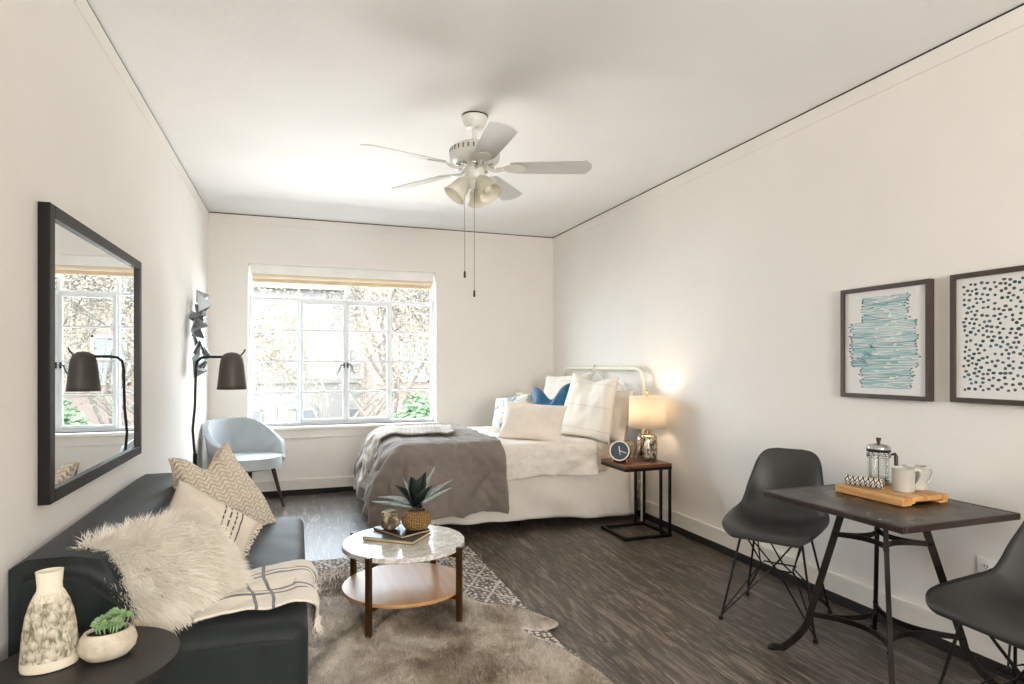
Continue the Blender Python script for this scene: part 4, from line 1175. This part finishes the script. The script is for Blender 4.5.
for z in (.118, .135): tube(bm, [(.0445 * cos(2 * PI * k / 36), .0445 * sin(2 * PI * k / 36), z) for k in range(36)], .0018, 6, closed=True)
for k in range(12):
    a = 2 * PI * k / 12; tube(bm, [(.0445 * cos(a), .0445 * sin(a), .118), (.0445 * cos(a + .26), .0445 * sin(a + .26), .135)], .0022, 5)
    if k % 3 == 0: tube(bm, [(.0445 * cos(a), .0445 * sin(a), .01), (.0445 * cos(a), .0445 * sin(a), .118)], .002, 5)
obj('metal_frame', bm, M_chrome, t)
bm = new(); lathe(bm, [(.0455, .142), (.0475, .144), (.0475, .151), (.046, .153)], 36, capb=False); obj('gasket', bm, M_black, t)
bm = new(); lathe(bm, [(.046, .150), (.048, .154), (.048, .162), (.04, .172), (.012, .178), (.004, .179)], 36, capt=True); obj('lid', bm, M_chrome, t)
bm = new(); tube(bm, [(0, 0, .03), (0, 0, .185)], .0025, 8); lathe(bm, [(.004, .026), (.039, .028), (.039, .033), (.004, .035)], 30); obj('plunger', bm, M_chrome, t)
bm = new(); lathe(bm, [(.006, .178), (.007, .184), (.011, .200), (.010, .203), (.001, .204)], 20); obj('knob', bm, M_dark_wood, t)
bm = new(); hd = Vector((.62, -.78, 0)); tube(bm, [hd * .046 + Vector((0, 0, .132)), hd * .062 + Vector((0, 0, .136)), hd * .066 + Vector((0, 0, .125)), hd * .066 + Vector((0, 0, .03))], [.004, .007, .0085, .007], 10); obj('handle', bm, M_dark_wood, t)
M_mug = mat('glazed_grey_white', '#b9b7ac', .3, var=.03)
def mug_proto():
    t = thing('mug', 'x', 'mug', (0, 0, 0))
    bm = new(); lathe(bm, [(.036, 0), (.040, .003), (.041, .01), (.0415, .094), (.043, .098), (.041, .0985), (.039, .094), (.038, .012), (.002, .008)], 40); obj('cup', bm, M_mug, t)
    bm = new(); tube(bm, catmull([(.039, 0, .085), (.055, 0, .089), (.068, 0, .078), (.066, 0, .055), (.054, 0, .032), (.039, 0, .020)], 6), .0055, 10); obj('handle', bm, M_mug, t)
    return t
mg = mug_proto(); mg2 = copy_tree(mg)
for o, x, y, rz, lb in ((mg, 2.375, 1.855, -28, 'pale grey mug beside the rolled napkin, in front of the other mug'), (mg2, 2.468, 1.875, -28, 'pale grey mug standing behind the other mug, farther from the napkin')):
    o.location = (x, y, BT2); o.rotation_euler = (0, 0, R(rz)); o['label'] = lb; o['group'] = 'mugs on the serving board'
n = NT('diamond_cloth'); n.set(Roughness=.9)
uv = n.coord((1, 1, 1), 'UV'); s3 = n.sep(uv)
a = n.math('PINGPONG', n.math('ADD', n.math('ADD', n.math('MULTIPLY', s3[0], 7), n.math('MULTIPLY', s3[1], 5)), 20), .5)
b = n.math('PINGPONG', n.math('ADD', n.math('SUBTRACT', n.math('MULTIPLY', s3[0], 7), n.math('MULTIPLY', s3[1], 5)), 20), .5)
ln = n.math('MAXIMUM', n.math('LESS_THAN', a, .13), n.math('LESS_THAN', b, .13))
dt = n.math('GREATER_THAN', n.math('MINIMUM', a, b), .38)
n.col(n.mix(n.math('MAXIMUM', ln, dt), '#ded8cc', '#1b1a1c'))
A, B = Vector((2.268, 2.035, 0)), Vector((2.322, 1.905, 0)); dr = (B - A).normalized(); sd = Vector((-dr.y, dr.x, 0))
t = tag(obj('napkin', (lambda bm: (grid(bm, 30, 40, lambda u, v: Vector((0, 0, .0235)) + A + (B - A) * u + (sd * cos(2 * PI * v * 1.5) + Vector((0, 0, 1)) * sin(2 * PI * v * 1.5)) * ((.0225 if v > .35 else .0225 + .001) * (1 + .06 * sin(u * 14 + v * 9)) - .006 * (1 - v)) * Vector((1, 1, 1)).x, lambda u, v: (u, v)), bm)[1])(new()), n.m, angle=80, loc=(0, 0, BT2)), 'rolled black and white patterned napkin on the serving board', 'napkin'); solid(t, .002, 0)

# ------------------------------------------------------------------ pictures, outlet
M_pf = mat('grey_brown_wood', '#43352c', .5, var=.25, vscale=30, stretch=(1, 1, .15), bump=.2, bscale=80)
M_paper = mat('print_paper', '#dedcd8', .6, var=.01)
def picture(label, y0, y1, z0, z1, art, mats):
    t = thing('framed_print', label, 'picture', (XR, (y0 + y1) / 2, z0), 0, 'framed prints on the right wall')
    w, h, fw = (y1 - y0) / 2, z1 - z0, .021
    bm = new()
    for lo, hi in (((-.032, -w, 0), (-.001, -w + fw, h)), ((-.032, w - fw, 0), (-.001, w, h)), ((-.032, -w + fw, 0), (-.001, w - fw, fw)), ((-.032, -w + fw, h - fw), (-.001, w - fw, h))): box(bm, lo, hi, .002)
    obj('frame', bm, M_pf, t, False)
    bm = new(); box(bm, (-.020, -w + fw - .001, fw - .001), (-.004, w - fw + .001, h - fw + .001)); art(bm, w - fw, h, fw)
    obj('print', bm, mats, t, False)
rnd = random.Random(77)
def strip(bm, y0, y1, z, th, x, mi, slope=0):
    P = []; N_ = 10
    for k in range(N_ + 1):
        u = k / N_; P.append((y0 + (y1 - y0) * u, z + slope * u + .0012 * sin(u * 9 + z * 300), th * (.75 + .25 * sin(u * 5 + z * 900))))
    up = [bm.verts.new((x, y, zz + t_ / 2)) for y, zz, t_ in P]; dn = [bm.verts.new((x, y, zz - t_ / 2)) for y, zz, t_ in P]
    for k in range(N_):
        f = bm.faces.new((up[k], up[k + 1], dn[k + 1], dn[k])); f.material_index = mi
def art_strokes(bm, w, h, fw):
    N_ = 58
    for k in range(N_):
        z = h * .10 + h * .80 * k / (N_ - 1); q = k / (N_ - 1)
        l, r_ = (-.70, .72)
        if q < .22: l, r_ = -.58, .68
        elif q < .72: l, r_ = -.84, .80
        else: l, r_ = -.55, .60
        # +y is the left of the print as seen from the room
        a = -(l + rnd.gauss(0, .035)) * w; b = -(r_ + rnd.gauss(0, .03)) * w
        if rnd.random() < .35: strip(bm, a, b, z, h * .0125, -.0202, rnd.choice((1, 1, 2, 3)))
        else:
            m_ = a + (b - a) * rnd.uniform(.3, .8); g = rnd.uniform(.002, .03)
            strip(bm, a, m_, z + .001, h * .0125, -.0202, rnd.choice((1, 1, 2, 3))); strip(bm, m_ - g, b, z - .0005, h * .0118, -.0202, rnd.choice((1, 2, 1)))
        for e, s_ in ((a, -1), (b, 1)):
            if rnd.random() < .8: strip(bm, e, e + s_ * .010, z, h * .0125, -.0204, 5)
    # darker brushed wash at the lower left
    for k in range(16):
        z = h * (.33 + .011 * k); wd = .05 * (1 - k / 20); c_ = w * (.55 - .02 * k + .06 * sin(k))
        strip(bm, c_ + wd * rnd.uniform(.5, 1), c_ - wd * rnd.uniform(.5, 1.2), z, h * .008, -.0206, rnd.choice((3, 4, 4)), -.006)
mt = lambda nm, c: mat(nm, c, .6, var=.12, vscale=30)
picture('framed print of teal brushed stripes, the one nearer the window', 1.93, 2.40, 1.078, 1.622, art_strokes, [M_paper, mt('teal_wash', '#8fb3b5'), mt('pale_teal', '#a9c5c5'), mt('mid_teal', '#6f9da1'), mt('deep_teal', '#3f7f86'), mt('stroke_end', '#3c4a4b')])
def art_dots(bm, w, h, fw):
    pts = []
    tries = 0
    while len(pts) < 330 and tries < 20000:
        tries += 1
        y, z = rnd.uniform(-.86, .86) * w, rnd.uniform(.10, .92) * h
        if all((y - a) ** 2 + (z - b) ** 2 > .0165 ** 2 for a, b in pts): pts.append((y, z))
    for y, z in pts:
        r1, r2, mi = rnd.uniform(.006, .009), rnd.uniform(.005, .007), rnd.choice((1, 2, 2, 3))
        vs = [bm.verts.new((-.0203, y + r1 * cos(a), z + r2 * sin(a))) for a in [2 * PI * k / 12 for k in range(12)]]
        bm.faces.new(vs).material_index = mi
picture('framed print of scattered dark teal dots, the one cut by the right edge', 1.37, 1.843, 1.082, 1.624, art_dots, [M_paper, mt('dot_teal', '#3f6d6f'), mt('dot_grey', '#4a5456'), mt('dot_deep', '#234a4d')])
t = thing('wall_outlet', 'white electrical outlet low on the right wall beside the near chair', 'outlet', (XR, 1.712, .335))
bm = new(); box(bm, (-.006, -.036, 0), (-.0005, .036, .115), .003); obj('cover_plate', bm, M_white_paint, t)
for z in (.034, .080):
    bm = new(); lathe(bm, [(.016, 0), (.016, .0025)], 24, M=Matrix.Translation((-.006, 0, z)) @ Matrix.Rotation(R(-90), 4, 'Y'), capt=True)
    for y in (-.006, .006): box(bm, (-.0092, y - .0015, z - .002), (-.0080, y + .0015, z + .008), mi=1)
    lathe(bm, [(.0025, .0024), (.0025, .003)], 10, M=Matrix.Translation((-.006, 0, z - .008)) @ Matrix.Rotation(R(-90), 4, 'Y'), capt=True, mi=1)
    obj('socket', bm, [M_white_paint, M_gap], t)

# ------------------------------------------------------------------ outside the window
GZ = -3.4
bm = new(); box(bm, (-40, 7.5, GZ - .2), (50, 60, GZ)); struct('ground', bm, mat('street', '#555452', .9, var=.15, vscale=1))
def building(label, x0, x1, y, z1, wall, wx, wz, ww, wh, cols, rows, band=True):
    t = thing('apartment_building', label, 'building', ((x0 + x1) / 2, y, GZ))
    W_ = (x1 - x0) / 2; H_ = z1 - GZ
    bm = new(); box(bm, (-W_, 0, 0), (W_, 8, H_)); 
    if band:
        for r_ in range(rows): box(bm, (-W_ - .05, -.10, wz + r_ * 3.0 - .25), (W_ + .05, .02, wz + r_ * 3.0 - .12))
    obj('wall', bm, wall, t, False)
    bm = new(); box(bm, (-W_ - .3, -.4, H_), (W_ + .3, 8.3, H_ + .35), .03); obj('roof', bm, M_bt, t, False)
    for i in range(cols):
        for j in range(rows):
            X0 = -W_ + wx + i * (2 * W_ - 2 * wx - ww) / max(1, cols - 1); Z0 = wz + j * 3.0
            bm = new()
            for lo, hi in (((X0, -.06, Z0), (X0 + .08, .02, Z0 + wh)), ((X0 + ww - .08, -.06, Z0), (X0 + ww, .02, Z0 + wh)), ((X0, -.06, Z0), (X0 + ww, .02, Z0 + .08)), ((X0, -.06, Z0 + wh - .08), (X0 + ww, .02, Z0 + wh)), ((X0, -.05, Z0 + wh / 2 - .04), (X0 + ww, .02, Z0 + wh / 2 + .04))): box(bm, lo, hi)
            wd = obj('window', bm, M_bt, t, False)
            bm = new(); box(bm, (X0 + .08, -.02, Z0 + .08), (X0 + ww - .08, .0, Z0 + wh - .08)); obj('pane', bm, M_bp, wd, False)
M_bt = mat('pale_stone', '#716b63', .8); M_bp = mat('dim_glass', '#4a4a48', .4)
M_bw1 = mat('pale_render', '#65605a', .9, var=.06, vscale=2); M_bw2 = mat('tan_brick', '#5c4d44', .9, var=.12, vscale=9, stretch=(1, 1, 6))
building('pale grey apartment building seen through the left panes of the window', -11, 4.2, 31.5, 4.9, M_bw1, .7, 1.0, 1.1, 1.5, 6, 2)
building('tan brick apartment building seen through the right panes of the window', 2.95, 16, 23, 5.2, M_bw2, .7, 1.0, 1.1, 1.6, 6, 3)
M_bark = mat('bark', '#524a42', .9, var=.2, vscale=10)
M_leaf = [mat('straw_leaves', '#5f5644', .8, var=.25, vscale=3), mat('tan_leaves', '#5a5043', .8, var=.25, vscale=3), mat('green_leaves', '#505f44', .8, var=.3, vscale=3)]
def tree(label, x, y, h, seed, leaf, nleaf=9000, lean=0, thick=.11, bush=False):
    rnd = random.Random(seed)
    t = thing('shrub' if bush else 'tree', label, 'shrub' if bush else 'tree', (x, y, GZ), 0, None)
    bm = new(); ends = []
    def grow(p, d, L_, r_, lev):
        P = [p]; q = p; dd = d
        for k in range(4):
            dd = (dd + Vector((rnd.gauss(0, .13), rnd.gauss(0, .13), rnd.gauss(0, .08) + .03))).normalized(); q = q + dd * L_ / 4; P.append(q)
        tube(bm, P, [r_ * (1 - .5 * k / 4) for k in range(5)], 6 if lev < 2 else 4, cap=False)
        if lev >= 2: ends.extend(P[1:])
        if lev < 4:
            for k in range(3 if lev else 5):
                b = P[rnd.choice((2, 3, 4) if lev else (2, 3, 3, 4, 4))]; a = rnd.random() * 2 * PI; s_ = rnd.uniform(.5, 1.0)
                nd = (dd + Vector((cos(a) * s_, sin(a) * s_, rnd.uniform(-.1, .4)))).normalized(); grow(b, nd, L_ * rnd.uniform(.55, .75), r_ * .5, lev + 1)
    grow(Vector((0, 0, 0)), Vector((lean, 0, 1)).normalized(), h * .45, thick, 0)
    obj('trunk', bm, M_bark, t)
    bm = new()
    for k in range(nleaf):
        p = rnd.choice(ends) + Vector((rnd.gauss(0, .16), rnd.gauss(0, .16), rnd.gauss(0, .16)))
        a, b = frame_axes(Vector((rnd.gauss(0, 1), rnd.gauss(0, 1), rnd.gauss(0, 1)))); s_ = rnd.uniform(.018, .042)
        bm.faces.new([bm.verts.new(p + a * s_ * u + b * s_ * .6 * v) for u, v in ((-1, 0), (0, -1), (1, 0), (0, 1))])
    tag(raw_obj('foliage', bm, leaf, t), kind='stuff')
tree('sparse straw-coloured street tree outside the leftmost panes', -.2, 12.5, 8.5, 1, M_leaf[0])
tree('bare-branched tree outside the middle of the window', 1.3, 15.5, 8.8, 2, M_leaf[1], 5200)
tree('tan-leaved tree outside the rightmost panes', 2.6, 13.5, 8.0, 3, M_leaf[1], 8000)
tree('tall straw-coloured tree farther off to the right outside', 4.6, 17.0, 9.5, 4, M_leaf[0], 7000, thick=.13)
bm = None
def bush(label, x, y, zt, r, leaf, seed):
    rnd = random.Random(seed); t = thing('shrub', label, 'shrub', (x, y, GZ)); H_ = zt - GZ
    bm = new(); tube(bm, [(0, 0, 0), (.05, 0, H_ * .5), (0, .05, H_ * .85)], [.09, .06, .03], 8)
    for k in range(8):
        a = k * .8; tube(bm, [(0, 0, H_ * .3), (r * .5 * cos(a), r * .5 * sin(a), H_ * .6), (r * .8 * cos(a), r * .8 * sin(a), H_ * .8)], [.03, .02, .01], 5)
    obj('stem', bm, M_bark, t); bm = new()
    for k in range(5000):
        d = Vector((rnd.gauss(0, 1), rnd.gauss(0, 1), rnd.gauss(0, 1))).normalized() * rnd.uniform(.7, 1.05)
        p = Vector((d.x * r, d.y * r, H_ * .62 + d.z * H_ * .38)) * 1
        a, b = frame_axes(Vector((rnd.gauss(0, 1), rnd.gauss(0, 1), rnd.gauss(0, 1)))); s_ = rnd.uniform(.04, .08)
        bm.faces.new([bm.verts.new(p + a * s_ * u + b * s_ * .6 * v) for u, v in ((-1, 0), (0, -1), (1, 0), (0, 1))])
    tag(raw_obj('foliage', bm, leaf, t), kind='stuff')
bush('green leafy shrub outside the lower right panes', 2.25, 12.0, .62, .62, M_leaf[2], 15)

# ------------------------------------------------------------------ light
wd = bpy.data.worlds.new('World'); bpy.context.scene.world = wd; wd.use_nodes = True
bg = wd.node_tree.nodes['Background']; bg.inputs[0].default_value = (.80, .90, 1.0, 1); bg.inputs[1].default_value = 16.5
def portal(name, loc, sx, sy, rot):
    L = bpy.data.lights.new(name, 'AREA'); L.shape = 'RECTANGLE'; L.size = sx; L.size_y = sy; L.cycles.is_portal = True
    o = bpy.data.objects.new(name, L); C.objects.link(o); o.location = loc; o.rotation_euler = rot
portal('window_portal', ((WX0 + WX1) / 2, YB + .24, (WZ0 + WZ1) / 2), WX1 - WX0, WZ1 - WZ0, (R(-90), 0, 0))
portal('fill_window_portal', ((RX0 + RX1) / 2, YF - .19, (RZ0 + RZ1) / 2), W2, H2, (R(90), 0, 0))
def area(name, loc, rot, sx, sy, e, col):
    L = bpy.data.lights.new(name, 'AREA'); L.shape = 'RECTANGLE'; L.size = sx; L.size_y = sy; L.energy = e; L.color = col
    o = bpy.data.objects.new(name, L); C.objects.link(o); o.location = loc; o.rotation_euler = rot; return o
# warm area lamp added outside the unseen rear opening, fills the near walls
area('warm_fill_light', ((RX0 + RX1) / 2, YF - .35, (RZ0 + RZ1) / 2), (R(105), 0, 0), W2, H2, 92, (1, .84, .67))
# unseen area lamp added outside, in place of pavement bounce, to brighten the ceiling
o_ = area('ceiling_fill_light', (.5, 11.5, -1.1), (0, 0, 0), 7, 2.2, 1150, (1, .98, .96)); o_.rotation_euler = (Vector((.5, 5.2, 2.3)) - Vector((.5, 11.5, -1.1))).to_track_quat('-Z', 'Y').to_euler()

# ------------------------------------------------------------------ camera
cam = bpy.data.cameras.new('camera'); co_ = bpy.data.objects.new('camera', cam); C.objects.link(co_)
co_.location = (0, 0, 1.24); co_.rotation_euler = (R(90), 0, -math.atan(215 / 611))
cam.sensor_width = 36; cam.lens = 611 / 1024 * 36; cam.shift_y = 23 / 1024; cam.clip_start = .05; cam.clip_end = 200
sc = bpy.context.scene; sc.camera = co_
sc.view_settings.view_transform = 'Standard'; sc.view_settings.look = 'None'; sc.view_settings.gamma = 1; sc.view_settings.use_curve_mapping = False
sc.view_settings.exposure = .42
sc.cycles.use_denoising = True
sc.cycles.max_bounces = 10; sc.cycles.diffuse_bounces = 6; sc.cycles.transparent_max_bounces = 12
sc.cycles.sample_clamp_indirect = 6
sc.cycles.caustics_reflective = False; sc.cycles.caustics_refractive = False
